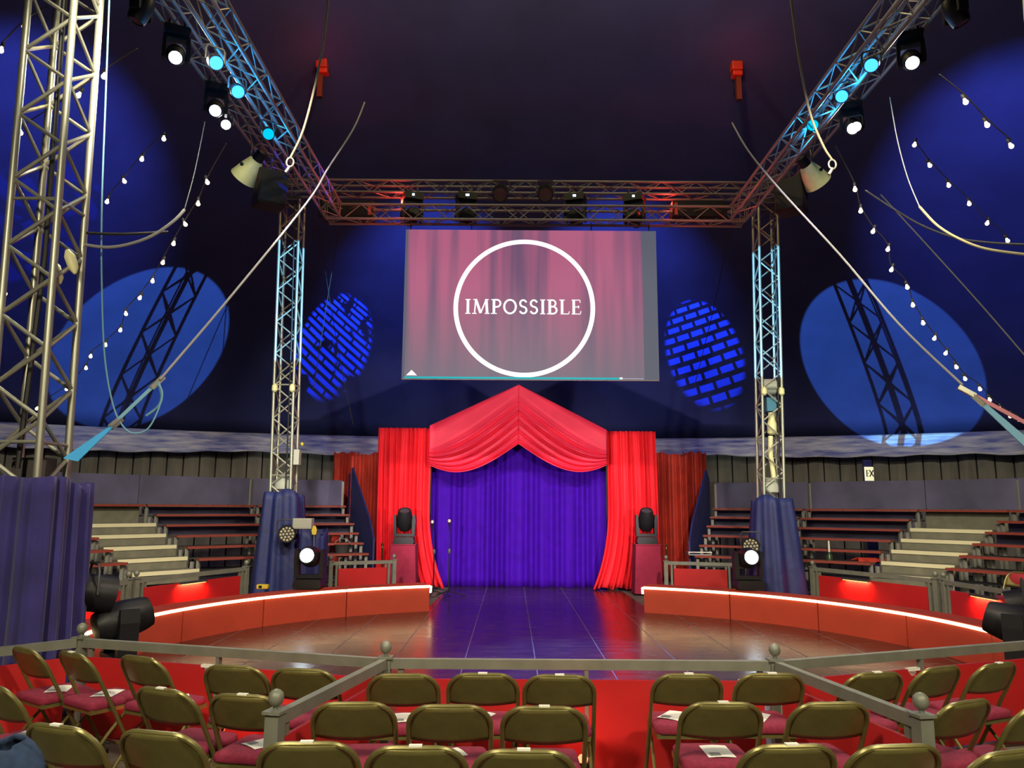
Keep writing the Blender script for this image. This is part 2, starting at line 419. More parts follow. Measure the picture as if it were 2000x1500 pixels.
MASTS = {  # name: base xy, top xy, label
    'lf': ((-4.17, 6.75), (-4.42, 6.75), 'tall aluminium lattice mast at far left, nearest the seats, wrapped in blue drape'),
    'lr': ((-4.22, 14.5), (-4.42, 14.5), 'greenish-lit lattice mast left of the hanging screen'),
    'rr': ((4.80, 14.5), (5.05, 14.5), 'lattice mast with winch gear right of the hanging screen'),
    'rf': ((5.15, 6.75), (5.4, 6.75), 'lattice mast just beyond the right edge, nearest the seats'),
}
for k, (bx, tx, lab) in MASTS.items():
    t = thing('lattice_mast', lab, 'mast', (bx[0], bx[1], 0), 0, 'king poles around the ring')
    w = .43 if 'f' in k else .37
    front = 'f' in k; MT = 9.4 if front else 7.76
    def mp(z): return Vector((bx[0] + (tx[0] - bx[0]) * z / 9.7, bx[1], z))
    truss(t, mp(0), mp(MT), w, w, .033 if front else .028, .018 if front else .015, .31)
    mb = MB(); mb.box((bx[0] - .35, bx[1] - .35, .0), (bx[0] + .35, bx[1] + .35, .05)); part('base_plate', mb, M_DGREY, t, True)
    c = mp(MT); mb = MB(); mb.box((c.x - .22, c.y - .22, MT - .02), (c.x + .22, c.y + .22, MT + .03)); part('head_plate', mb, M_DGREY, t, True)
    if k in ('lf', 'rf'):
        mb = MB(); c = mp(2.1); mb.box((c.x - .16, c.y + .02, 2.02), (c.x + .14, c.y + .18, 2.2)); part('hoist_box', mb, M_CASE, t, True)
        mb = MB(); mb.tube([mp(2.1) + Vector((-.03, -.1, 0)), mp(4.0) + Vector((.06, -.1, 0)), mp(9.2) + Vector((.05, -.1, 0))], .022); part('cable', mb, M_CABLE, t, True)
        for z in (2.32, 4.5, 6.7):
            c = mp(z)
            for q in ((-1, -1, 1, -1), (1, -1, 1, 1)):
                rod('cross_bar', c + Vector((q[0] * w / 2, q[1] * w / 2, 0)), c + Vector((q[2] * w / 2, q[3] * w / 2, 0)), .016, M_ALU, t)
        for dx, dy in ((-.05, .2), (.27, -.12)):
            c = mp(4.05) + Vector((dx, dy, 0))
            mb = MB(); mb.tube([c, c + Vector((.03, 0, -.06)), c + Vector((.07, 0, -.16)), c + Vector((.09, 0, -.22))], [.02, .05, .045, .012], 8); part('rope_bundle', mb, M_CREAM, t, True)
    else:
        mb = MB(); mb.tube([mp(2) + Vector((.1, -.2, 0)), mp(5) + Vector((.12, -.2, 0)), mp(7.7) + Vector((.1, -.2, 0))], .014); part('cable', mb, M_CABLE, t, True)
        for z in (4.05, 2.35):
            c = mp(z)
            rod('cross_bar', c + Vector((-w / 2, -w / 2, 0)), c + Vector((w / 2, -w / 2, 0)), .016, M_ALU, t)
        mb = MB(); c = mp(2.1); mb.lathe([(.17, 0), (.17, .1), (.12, .2), (.03, .26)], 12, Matrix.Translation(c)); part('cable_drum', mb, M_BOXGREY, t, True)
        if k == 'rr':
            c = mp(4.1); mb = MB(); mb.lathe([(.10, -.16), (.15, -.12), (.15, .12), (.10, .16)], 14, Matrix.Translation(c) @ Matrix.Rotation(R(90), 4, 'Y')); part('winch_drum', mb, M_BOXGREY, t, True)
            mb = MB(); mb.box((c.x - .08, c.y - .1, 3.62), (c.x + .1, c.y + .06, 3.88)); part('winch_motor', mb, M_TEAL, t, True)
            mb = MB(); mb.lathe([(.05, 0), (.09, .03), (.09, .2), (.06, .3), (.06, .42)], 12, Matrix.Translation((c.x + .02, c.y - .02, 3.18))); part('hook_block', mb, M_CREAM, t, True)
            mb = MB(); mb.tube([(c.x - .02, c.y - .04, 3.15), (c.x - .04, c.y - .05, 2.8), (c.x + .0, c.y - .05, 2.4), (c.x, c.y - .03, 2.15)], .045, 8); part('rope_tail', mb, M_CREAM, t, True)
        for dx in (-.16, .17):
            c = mp(3.9) + Vector((dx, -.22, 0)); mb = MB(); mb.lathe([(.02, 0), (.055, .03), (.055, .12), (.02, .16)], 10, Matrix.Translation(c)); part('pulley', mb, M_CREAM, t, True)
        if k == 'lr':
            c = mp(2.55) + Vector((.27, -.1, 0)); mb = MB(); mb.box((c.x - .05, c.y - .08, c.z), (c.x + .05, c.y + .08, c.z + .28)); part('control_box', mb, M_BOXGREY, t, True)
            mb = MB(); mb.lathe([(.0, -.04), (.04, 0), (.0, .04)], 8, Matrix.Translation(c + Vector((.09, -.05, .38)))); part('beacon', mb, M_YELLOW, t, True)

# hoists at the rear mast heads, picked out by red light
for (u, v, lab, X) in ((630, 135, 'red-lit chain hoist high above the left rear mast', None), (1440, 140, 'red-lit chain hoist high above the right rear mast', None)):
    c = onY(u, v, 14.35); s = 1 if u < 1000 else -1
    t = thing('chain_hoist', lab, 'hoist', c, 0, 'hoists at the mast heads')
    M_HO = mat('hoist_red', (.55, .04, .02), .5)
    mb = MB(); mb.box((-.13, -.1, 0), (.1, .1, .2)); bevel(part('motor', mb, M_HO, t), .03)
    mb = MB(); mb.box((.02 * s - .1, -.12, -.13), (.02 * s + .1, .08, -.03)); bevel(part('gearbox', mb, M_HO, t), .02)
    mb = MB(); mb.box((-.06 - .02 * s, -.05, -.62), (.04 - .02 * s, .05, -.13)); part('chain_bag', mb, mat('hoist_dark_red', (.12, .03, .02), .7), t)
    mb = MB(); mb.tube([(0, 0, .2), (0, 0, 1.6)], .02); part('hanger', mb, M_CABLE, t)

ZI, ZO = 7.24, 7.93
def beam(a, b, w, h, lab, grp):
    t = thing('box_truss', lab, 'truss', a, 0, grp); truss(t, a, b, w, h, .025, .010, .33, M_RIG); return t
beam((-3.36, 13.62, ZI), (-3.36, 5.6, ZI), .28, .26, 'inner lighting truss running forward along the left side', 'inner lighting rig')
beam((4.20, 13.62, ZI), (4.20, 5.6, ZI), .28, .26, 'inner lighting truss running forward along the right side', 'inner lighting rig')
beam((-3.5, 13.82, ZI), (4.35, 13.82, ZI), .28, .28, 'rear inner lighting truss directly above the screen', 'inner lighting rig')
beam((-4.28, 13.9, ZO), (-4.28, 7.05, ZO), .30, .24, 'outer lighting truss with moving heads on the left side', 'outer lighting rig')
beam((5.02, 13.9, ZO), (5.02, 7.05, ZO), .30, .24, 'outer lighting truss with moving heads on the right side', 'outer lighting rig')
beam((-4.4, 14.25, ZO), (5.2, 14.25, ZO), .28, .24, 'rear outer lighting truss above and behind the inner one', 'outer lighting rig')

# ------------------------------------------------------------------ projection screen
def build_screen():
    Y = 13.75
    a, b = onY(781, 741, Y), onY(1291, 741, Y); top = onY(1035, 450, Y).z
    cx = (a.x + b.x) / 2; W = 4.68; H = top - a.z; zb = a.z
    t = thing('projection_screen', 'large hanging screen showing IMPOSSIBLE inside a white ring', 'screen', (cx, Y, zb))
    mb = MB(); mb.box((-W / 2, 0, 0), (W / 2, .04, H)); part('screen_frame', mb, M_DGREY, t)
    mb = MB(); mb.box((-W / 2 + .05, -.004, 0.02), (W / 2 - .27, 0, H)); part('picture', mb, screen_material(), t)
    mb = MB(); mb.box((W / 2 - .27, -.004, .02), (W / 2, 0, H)); part('blank_margin', mb, G_GREYS, t)
    mb = MB(); mb.box((-W / 2, -.004, .02), (-W / 2 + .05, 0, H)); part('blank_margin', mb, G_GREYS, t)
    # ring
    rx, ro = 1.305, .085; cz = 1.355; ox = 1025
    c = onY(1024, 598, Y); cxl = c.x - cx
    mb = MB(); n = 96; vs = []
    for i in range(n):
        an = 2 * math.pi * i / n
        for rr in (rx, rx - ro):
            vs.append((cxl + rr * math.cos(an), -.009, max(.03, cz + rr * 1.0 * math.sin(an))))
    mb.add(vs, [(2 * i, 2 * i + 1, (2 * i + 3) % (2 * n), (2 * i + 2) % (2 * n)) for i in range(n)]); part('white_ring', mb, G_TEXT, t)
    # progress bar, marker, pointer
    mb = MB(); mb.box((-W / 2 + .05, -.012, .02), (1.62, -.006, .055)); part('progress_bar', mb, G_TEAL, t)
    mb = MB(); mb.box((1.62, -.012, .028), (1.67, -.006, .06)); part('progress_marker', mb, G_TEXT, t)
    mb = MB(); mb.box((1.67, -.012, .03), (2.05, -.006, .045)); part('progress_rest', mb, glow('screen_pale_grey', (.4, .42, .48), .9), t)
    mb = MB(); x = -W / 2 + .18; mb.add([(x - .1, -.01, .075), (x + .1, -.01, .075), (x, -.01, .175)], [(0, 1, 2)]); part('pointer_mark', mb, G_TEXT, t)
    # lettering
    def arc(cx_, cz_, rx_, rz_, a0, a1, n=12): return [(cx_ + rx_ * math.cos(R(a0 + (a1 - a0) * i / n)), cz_ + rz_ * math.sin(R(a0 + (a1 - a0) * i / n))) for i in range(n + 1)]
    def stroke(mb, pts, w):
        pts = [Vector((p[0], p[1])) for p in pts]; vs = []
        for i, p in enumerate(pts):
            d = (pts[min(i + 1, len(pts) - 1)] - pts[max(i - 1, 0)]).normalized(); nn = Vector((-d.y, d.x)) * w / 2
            vs += [(p.x + nn.x, 0, p.y + nn.y), (p.x - nn.x, 0, p.y - nn.y)]
        mb.add(vs, [(2 * i, 2 * i + 1, 2 * i + 3, 2 * i + 2) for i in range(len(pts) - 1)])
    S, T, SF = .15, .075, .06
    def serif(mb, x, z, w=.30): stroke(mb, [(x - w / 2, z), (x + w / 2, z)], SF)
    def gl(ch):
        mb = MB()
        if ch == 'I': stroke(mb, [(.17, 0), (.17, 1)], S); serif(mb, .17, .03); serif(mb, .17, .97); w = .34
        if ch == 'M':
            stroke(mb, [(.16, 0), (.22, 1)], T); stroke(mb, [(.22, 1), (.52, .05)], S); stroke(mb, [(.52, .05), (.84, 1)], T); stroke(mb, [(.84, 1), (.90, 0)], S)
            serif(mb, .15, .03, .26); serif(mb, .9, .03, .28); serif(mb, .18, .97, .2); serif(mb, .88, .97, .2); w = 1.05
        if ch == 'P':
            stroke(mb, [(.18, 0), (.18, 1)], S); stroke(mb, [(.18, .96)] + arc(.34, .72, .22, .24, 90, -90) + [(.18, .48)], .11); serif(mb, .18, .03, .34); serif(mb, .12, .97, .2); w = .64
        if ch == 'O':
            p = arc(.42, .5, .34, .46, 0, 360, 28); stroke(mb, p, .12); w = .86
        if ch == 'S':
            stroke(mb, [(.46, .80)] + arc(.27, .73, .18, .22, 30, 250, 12) + arc(.27, .27, .19, .22, 75, -150, 14) + [(.07, .2)], .115); w = .56
        if ch == 'B':
            stroke(mb, [(.18, 0), (.18, 1)], S); stroke(mb, [(.18, .96)] + arc(.34, .74, .18, .22, 90, -90) + [(.18, .52)], .1); stroke(mb, [(.18, .52)] + arc(.36, .28, .22, .24, 90, -90) + [(.18, .04)], .11); serif(mb, .12, .03, .2); serif(mb, .12, .97, .2); w = .66
        if ch == 'L': stroke(mb, [(.18, 0), (.18, 1)], S); stroke(mb, [(.1, .03), (.56, .03), (.6, .2)], SF); serif(mb, .18, .97, .32); w = .62
        if ch == 'E':
            stroke(mb, [(.18, 0), (.18, 1)], S); stroke(mb, [(.06, .97), (.54, .97), (.56, .80)], SF); stroke(mb, [(.06, .03), (.56, .03), (.6, .22)], SF); stroke(mb, [(.18, .51), (.46, .51)], SF); stroke(mb, [(.46, .42), (.46, .6)], SF); w = .64
        if ch == 'X': stroke(mb, [(.04, 0), (.56, 1)], .16); stroke(mb, [(.56, 0), (.04, 1)], .16); w = .6
        return mb, w
    word = 'IMPOSSIBLE'; ws = [gl(ch)[1] + .06 for ch in word]; tot = sum(ws)
    x0 = onY(908, 613, Y); x1 = onY(1138, 613, Y); zt = onY(1024, 585, Y).z; scx = (x1.x - x0.x) / tot; scz = zt - x0.z
    x = x0.x - cx; zb_ = x0.z - zb
    for ch, w in zip(word, ws):
        m_, _w = gl(ch); o = MB(); o.add([(x + p[0] * scx, -.01 + .0004 * 0, zb_ + p[2] * scz) for p in m_.v], m_.f)
        part('letter', o, G_TEXT, t); x += w * scx
    for u in (802, 921, 1155, 1268):
        p = onY(u, 451, Y); mb = MB(); mb.tube([(p.x - cx, .02, H), (p.x - cx, .05, ZI - .15 - zb)], .012); part('hanging_chain', mb, M_CABLE, t)
    # exit sign
    p = onY(1697, 926, 20.5); t2 = thing('exit_sign', 'pale yellow sign reading EX on a dark blue post above the right bleachers', 'sign', (p.x, p.y, 0))
    mb = MB(); mb.box((-.13, 0, 0), (.1, .06, 3.1)); part('sign_post', mb, mat('sign_post_blue', (.03, .03, .22), .7), t2)
    hh = onY(1697, 912, 20.5).z; lo = onY(1697, 939, 20.5).z
    mb = MB(); mb.box((-.115, -.03, lo), (.115, 0, hh)); part('sign_face', mb, G_SIGN, t2)
    x = -.10
    for ch in 'EX':
        m_, w = gl(ch); o = MB(); sx_, sz_ = (.19, .17); o.add([(x + p_[0] * sx_, -.034, lo + .11 + p_[2] * sz_) for p_ in m_.v], m_.f)
        part('letter', o, mat('sign_ink', (.02, .03, .03), .6), t2); x += .10
build_screen()

# ------------------------------------------------------------------ entrance: curtains
YC = 17.75
def cloth(fn, nu, nv, name, m, parent=None, th=.012):
    mb = MB(); mb.grid(fn, nu, nv); return solid(part(name, mb, m, parent), th)
def lerp(a, b, t): return a + (b - a) * t
def pleat(x, n, seed, amp):
    return amp * (math.sin(x * n * 2 * math.pi + 1.3 * math.sin(x * 9 + seed)) + .45 * math.sin(x * n * 1.37 * 2 * math.pi + seed * 2))
cu0, cu1 = onY(838, 1143, YC).x, onY(1186, 1143, YC).x
def bluec(u, v):
    x = lerp(cu0, cu1, u); z = lerp(.025, 4.15 - .75 * abs(2 * u - 1), v)
    return (x, YC + .02 + pleat(u, 15, 3, .05) * (1 - .3 * v) + pleat(u, 6, 1, .03) * (1 - v), z)
tag(cloth(bluec, 220, 20, 'stage_curtain', M_BLUE), 'violet-blue pleated stage curtain filling the ring entrance', 'curtain')
def leg(side):
    uo_t, uo_b = (743, 738) if side < 0 else (1275, 1283)
    ui_t, ui_m, ui_b = (846, 846, 872) if side < 0 else (1181, 1181, 1153)
    yt = 838 if side < 0 else 845
    zt = onY(uo_t, yt, YC).z
    xot, xob = onY(uo_t, yt, YC).x, onY(uo_b, 1143, YC).x
    xit, xib = onY(ui_t, yt, YC).x, onY(ui_b, 1143, YC).x
    def fn(u, v):
        k = (1 - v); out = lerp(xot, xob, k); inn = lerp(xit, xib, max(0, (k - .45) / .55) ** 2.4)
        x = lerp(out, inn, u)
        return (x, YC - .28 - .25 * k + pleat(u, 11, 2 + side, .042 + .015 * k) + .02 * math.sin(u * 50 + v * 6), max(.03, lerp(.03 + .05 * abs(math.sin(u * 13)), zt, v)))
    return fn
tag(cloth(leg(-1), 110, 24, 'side_curtain', M_RED), 'bright red side curtain left of the ring entrance', 'curtain', 'red curtains of the entrance')
tag(cloth(leg(1), 110, 24, 'side_curtain', M_RED), 'bright red side curtain right of the ring entrance', 'curtain', 'red curtains of the entrance')
def swag(side):
    pk = onY(1013, 752, YC - .5)
    e_t = onY(840 if side < 0 else 1184, 832 if side < 0 else 840, YC - .5)
    e_b = onY(843 if side < 0 else 1181, 908, YC - .5).z
    c_b = onY(1013, 868, YC - .5).z
    low = onY(920, 921, YC - .5).z
    def fn(u, v):
        x = lerp(e_t.x, pk.x, u)
        le = lerp(e_t.z, e_b, v ** .32); ce = lerp(pk.z, c_b, v)
        z = le + (ce - le) * u ** (1 + 1.1 * v) - .30 * v * math.sin(math.pi * u) * (1 - u * .55)
        env = min(1, max(0, v - .12) * 3)
        d = .085 * env * (math.sin(v * 6.5 * 2 * math.pi + 1.2 * u) + .4 * math.sin(v * 12.5 * 2 * math.pi + 3 * u)) * (.35 + .65 * math.sin(math.pi * min(1, u * .85 + .1)))
        return (x, YC - .56 - .2 * math.sin(math.pi * u) * v + d, z)
    return fn
tw = thing('swag_pediment', 'pink-red satin swags draped to a central peak over the entrance', 'drapery', (0, YC, 0))
for s in (-1, 1):
    mb = MB(); mb.grid(swag(s), 70, 70); solid(part('swag', mb, M_SWAG, tw, True), .012)
    pk = onY(1013, 753, YC - .42); e = onY(840 if s < 0 else 1184, 833 if s < 0 else 841, YC - .42)
    rod('frame_pole', pk, e, .025, M_DGREY, tw)
def siderag(u0, u1, Y, nf, seed, yt0=882, yt1=882):
    a, b = onY(u0, 1000, Y).x, onY(u1, 1000, Y).x; z0, z1 = onY(u0, yt0, Y).z, onY(u1, yt1, Y).z
    def fn(u, v):
        z = lerp(.03, lerp(z0, z1, u) - .05 * math.sin(u * 9) ** 2, v)
        return (lerp(a, b, u), Y + pleat(u, nf, seed, .07), z)
    return fn
tag(cloth(siderag(646, 700, 20.6, 4, 1), 60, 10, 'side_drape', M_DRED), 'dark red drape at the end of the left bleachers', 'drape', 'dark red drapes beside the entrance')
tag(cloth(siderag(682, 748, 19.4, 5, 2, 890, 880), 60, 10, 'side_drape', M_DRED), 'dark red drape tucked behind the left entrance curtain', 'drape', 'dark red drapes beside the entrance')
tag(cloth(siderag(1270, 1345, 19.4, 5, 4, 880, 888), 60, 10, 'side_drape', M_DRED), 'dark red drape tucked behind the right entrance curtain', 'drape', 'dark red drapes beside the entrance')
tag(cloth(siderag(1335, 1384, 20.6, 4, 5), 60, 10, 'side_drape', M_DRED), 'dark red drape at the end of the right bleachers', 'drape', 'dark red drapes beside the entrance')

# ------------------------------------------------------------------ ring curb
def rp(r, deg, z=0):   # polar point around the ring, degrees from the rear axis, positive to the right
    return Vector((RC.x + r * math.sin(R(deg)), RC.y + r * math.cos(R(deg)), z))
names = ['next to the entrance', 'second from the entrance', 'third from the entrance', 'fourth from the entrance', 'farthest from the entrance']
for s, side in ((-1, 'left'), (1, 'right')):
    for k in range(5):
        a0, a1 = s * (21.6 + 17 * k + .12), s * (21.6 + 17 * (k + 1) - .12)
        c = rp(5.05, (a0 + a1) / 2)
        t = thing('ring_curb_block', f'orange-red padded ring curb block, {side} side, {names[k]}', 'ring curb', c, 0, 'ring curb blocks')
        mb = MB(); N = 12; vs = []
        prof = [(5.0, .0), (5.0, .43), (5.03, .46), (5.45, .46), (5.5, .43), (5.5, 0)]
        for i in range(N + 1):
            for r, z in prof: vs.append(rp(r, lerp(a0, a1, i / N), z))
        P = len(prof)
        fs = [(i * P + j, i * P + (j + 1) % P, (i + 1) * P + (j + 1) % P, (i + 1) * P + j) for i in range(N) for j in range(P)] + [tuple(range(P)), tuple(N * P + j for j in range(P))[::-1]]
        mb.add(vs, fs); part('curb_body', mb, M_CURB, t, True)
        pts = [rp(4.995, lerp(a0, a1, i / N), .435) for i in range(N + 1)]
        if k == 0: pts = [rp(5.04, a0 - s * .35, .33), rp(5.01, a0 - s * .35, .43)] + pts
        mb = MB(); mb.tube(pts, .02); part('led_strip', mb, G_LED, t, True)

# ------------------------------------------------------------------ fences
def fence(a, b, label, h=.75, finials=(True, True), twin=False, light=None, mid=None, notch=None, grp='ring fence panels', gap=.07, post=.075):
    a, b = Vector((a[0], a[1], 0)), Vector((b[0], b[1], 0)); d = b - a; L = d.length; ang = math.atan2(d.y, d.x)
    t = thing('fence_panel', label, 'fence', a, ang, grp)
    hp = post / 2
    for x, fin in ((0, finials[0]), (L, finials[1])):
        if fin is None: continue
        mb = MB(); mb.box((x - hp, -hp, 0), (x + hp, hp, h)); mb.box((x - hp - .012, -hp - .012, h), (x + hp + .012, hp + .012, h + .015))
        p = part('post', mb, M_RAIL, t)
        if fin:
            f = MB(); f.lathe([(.012, 0), (.014, .02), (.03, .03), (.041, .055), (.036, .085), (.02, .1), (.004, .106)], 14, Matrix.Translation((x, 0, h + .013))); part('ball_finial', f, M_RAIL, p)
    mb = MB(); mb.box((hp, -.025, h - .065), (L - hp, .025, h)); part('top_rail', mb, M_RAIL, t)
    if twin:
        for x in (.11, L - .11):
            mb = MB(); mb.box((x - .02, -.025, 0), (x + .02, .025, h - .065)); part('inner_post', mb, M_RAIL, t)
    x0, x1 = (.15, L - .15) if twin else (.09, L - .09); zt = h - .065 - gap
    poly = [(x0, .03), (x1, .03), (x1, zt)]
    for nx in sorted(notch or [], reverse=True):
        poly += [(nx + .055 * math.cos(R(q)), zt - .055 * math.sin(R(q))) for q in range(0, 181, 20)]
    poly += [(x0, zt)]
    mb = MB(); mb.prism(poly, -.012, .012); part('red_panel', mb, M_FRED, t)
    for nx in (notch or []):
        mb = MB(); mb.box((nx - .06, -.018, zt - .012), (nx + .055, .018, zt + .008)); part('panel_clip', mb, M_PAPER, t)
    for mx in (mid or []):
        mb = MB(); mb.box((mx - .014, -.02, 0), (mx + .014, .02, h - .065)); part('middle_post', mb, M_RAIL, t)
    for x in (x0 + .02, x1 - .02):
        mb = MB(); mb.box((x - .02, -.012, zt), (x + .02, .012, h - .065)); part('bracket', mb, M_RAIL, t)
    if light is not None:
        # slim light bar under the rail washing the panel
        mb = MB(); mb.box((light - .28, -.07, zt - .02), (light + .28, -.03, zt + .015)); lb = part('light_bar', mb, M_DGREY, t)
        mb = MB(); mb.box((light - .25, -.066, zt - .026), (light + .25, -.034, zt - .02)); part('light_strip', mb, G_REDLED, lb)
        l = bpy.data.lights.new('panel_wash', 'AREA'); l.shape = 'RECTANGLE'; l.size = .5; l.size_y = .03; l.energy = 16; l.color = (1, .12, .05); l.spread = R(150)
        lo = bpy.data.objects.new('panel_wash', l); COL.objects.link(lo); lo.parent = t; lo.location = (light, -.06, zt - .03); lo.rotation_euler = (R(35), 0, 0)
    return t
P0, P0r, P1, P1r = (-.87, 5.6), (1.85, 5.6), (-3.40, 6.33), (4.33, 6.55)
fence(P0, P0r, 'front red fence panel facing the middle seats', finials=(True, True), mid=[1.40], notch=[1.33, 2.52])
fence(P1, P0, 'red fence panel between stage and left seats', finials=(True, None), mid=[1.28], notch=[1.20])
fence(P0r, P1r, 'red fence panel between stage and right seats', finials=(None, True), mid=[1.35], notch=[1.27])
PA, PB = (-1.20, 4.15), (2.12, 4.17)
fence(PA, P0, 'grey-railed partition between the left and middle seat boxes', finials=(True, None), grp='box partitions')
fence(PB, P0r, 'grey-railed partition between the middle and right seat boxes', finials=(True, None), grp='box partitions')
fence((-4.9, 4.75), P1, 'grey-railed partition at the far left of the seats', finials=(True, None), grp='box partitions')
fence((5.9, 5.0), P1r, 'grey-railed partition at the far right of the seats', finials=(True, None), grp='box partitions')
RF = 'fence panels behind the ring curb'
fence((-5.85, 9.0), (-5.40, 11.15), 'red-lit fence panel behind the curb beside the left mast drape', twin=True, light=1.4, grp=RF)
fence((-5.36, 11.3), (-4.55, 13.55), 'red-lit fence panel in front of the left bleacher steps', twin=True, light=1.1, grp=RF)
fence((-4.5, 15.45), (-3.5, 15.0), 'short red fence panel behind the left rear mast', twin=True, finials=(True, None), grp=RF)
fence((-3.42, 14.95), (-2.30, 15.5), 'red fence panel beside the left floor lamp pedestal', twin=True, grp=RF)
fence((3.10, 15.7), (4.36, 15.3), 'red fence panel beside the right floor lamp pedestal', twin=True, grp=RF)
fence((4.45, 15.25), (5.3, 15.1), 'short red fence panel behind the right rear mast', twin=True, finials=(None, True), grp=RF)
fence((5.52, 14.4), (6.52, 12.1), 'red-lit fence panel in front of the right bleacher steps', twin=True, light=1.0, grp=RF)
fence((6.56, 11.95), (6.70, 9.6), 'red-lit fence panel behind the curb at the far right', twin=True, light=.95, grp=RF)

# ------------------------------------------------------------------ bleachers and steps
NT_ = 6
def tier(k): return 11.2 - .5 * k, 1.78 - .2 * k
def bleacher(a0, a1, label, ends=(False, False), tiers=range(NT_)):
    c = rp(10, (a0 + a1) / 2); t = thing('bleacher', label, 'bleachers', c, 0, 'tiered bench seating')
    for k in tiers:
        r, z = tier(k); A, B = rp(r, a0, z), rp(r, a1, z); d = (B - A).normalized(); n = Vector((d.y, -d.x, 0))
        if (RC.to_3d() - A).dot(n) < 0: n = -n      # n points to the ring
        A2, B2 = A + d * .03, B - d * .03
        mb = MB(); mb.bar(A2, B2, .28, .04); p = part('bench_plank', mb, M_PLANK, t, True)
        mb = MB(); mb.bar(A2 + n * .148, B2 + n * .148, .016, .045); part('red_edge', mb, M_EDGE, p, True)
        if k < 3:
            mb = MB(); mb.bar(A2 - n * .2 + Vector((0, 0, -.13)), B2 - n * .2 + Vector((0, 0, -.13)), .02, .2); part('riser_board', mb, M_BPANEL, t, True)
        mb = MB(); mb.bar(A2 - n * .26 + Vector((0, 0, -.22)), B2 - n * .26 + Vector((0, 0, -.22)), .22, .03); part('foot_board', mb, M_DGREY, t, True)
        nf = max(2, round((B - A).length / 1.9) + 1)
        for i in range(nf):
            q = lerp(A2, B2, min(max(i / (nf - 1), .012), .988)) + n * .05; w = .03
            mb = MB(); mb.box((q.x - w, q.y - w, 0), (q.x + w, q.y + w, z - .02)); part('support_post', mb, M_POST, t, True)
    # back boards
    r = 11.55; A, B = rp(r, a0, 0), rp(r, a1, 0); n = max(1, round((B - A).length / 1.75))
    for i in range(n):
        p, q = lerp(A, B, i / n), lerp(A, B, (i + 1) / n); dd = (q - p).normalized() * .015
        mb = MB(); mb.bar(p + dd + Vector((0, 0, 2.12)), q - dd + Vector((0, 0, 2.12)), .03, .62); part('back_board', mb, M_BPANEL, t, True)
        mb = MB(); mb.box((p.x - .03, p.y - .03, 0), (p.x + .03, p.y + .03, 2.4)); part('back_post', mb, M_POST, t, True)
    if ends[0]:
        # sloping cloth cladding closing the end of the tiers
        sgn = 1 if a0 > 0 else -1; aa = a0 - sgn * .9
        pr = [(11.7, 0.02), (11.7, 2.55), (11.3, 2.75), (9.2, 1.5), (8.75, 1.1), (8.75, .02)]
        u = rp(1, aa) - RC.to_3d(); side = Vector((u.y, -u.x, 0)) * .02
        vs = [rp(r, aa, z) + side for r, z in pr] + [rp(r, aa, z) - side for r, z in pr]; m = len(pr)
        mb = MB(); mb.add(vs, [tuple(range(m)), tuple(range(2 * m - 1, m - 1, -1))] + [(i, i + m, (i + 1) % m + m, (i + 1) % m) for i in range(m)])
        part('end_cladding', mb, M_TARP, t, True)
    return t
for s, side in ((-1, 'left'), (1, 'right')):
    bleacher(s * 24.0, s * 35, f'{side} bleacher bay nearest the entrance curtains', (True, False))
    bleacher(s * 35.2, s * 47.6, f'{side} bleacher bay between the rear mast and the steps')
    bleacher(s * 56.4, s * 70, f'{side} bleacher bay beyond the steps')
    bleacher(s * 70.2, s * 84, f'{side} bleacher bay farthest round toward the seats')
    c = rp(10, s * 52); t = thing('aisle_steps', f'grey aisle steps with cream nosings through the {side} bleachers', 'steps', c, 0, 'bleacher aisles')
    for i in range(2):
        p, q = rp(11.55, s * lerp(47.6, 56.4, i / 2), 2.12), rp(11.55, s * lerp(47.6, 56.4, (i + 1) / 2), 2.12)
        mb = MB(); mb.bar(p, q, .03, .62); part('back_board', mb, M_BPANEL, t, True)
    mb = MB(); mb.bar(rp(11.2, s * 47.7, 1.78), rp(11.2, s * 56.3, 1.78), .28, .04); pk_ = part('bench_plank', mb, M_PLANK, t, True)
    mb = MB(); mb.bar(rp(11.05, s * 47.7, 1.78), rp(11.05, s * 56.3, 1.78), .016, .045); part('red_edge', mb, M_EDGE, pk_, True)
    for k in range(6):
        r, z = tier(k); z -= .16
        if k == 0:
            A, B = rp(11.25, s * 48, 0), rp(11.25, s * 56, 0); mb = MB(); mb.bar(A + Vector((0, 0, 1.56)), B + Vector((0, 0, 1.56)), .04, .42); part('landing_riser', mb, M_STEP, t, True); continue
        A, B = rp(r, s * 47.9, z), rp(r, s * 56.1, z); d = (B - A).normalized(); n = Vector((d.y, -d.x, 0))
        if (RC.to_3d() - A).dot(n) < 0: n = -n
        mb = MB(); mb.bar(A + Vector((0, 0, -.02)), B + Vector((0, 0, -.02)), .5, .04); mb.bar(A + n * .23 + Vector((0, 0, -.12)), B + n * .23 + Vector((0, 0, -.12)), .03, .2); st = part('step', mb, M_STEP, t, True)
        mb = MB(); mb.bar(A + n * .255 + Vector((0, 0, -.03)), B + n * .255 + Vector((0, 0, -.03)), .02, .07); part('nosing', mb, M_NOSE, st, True)
        for q in (A, B):
            mb = MB(); w = .03; mb.box((q.x - w, q.y - w, 0), (q.x + w, q.y + w, z + .12)); part('stringer_post', mb, M_POST, t, True)

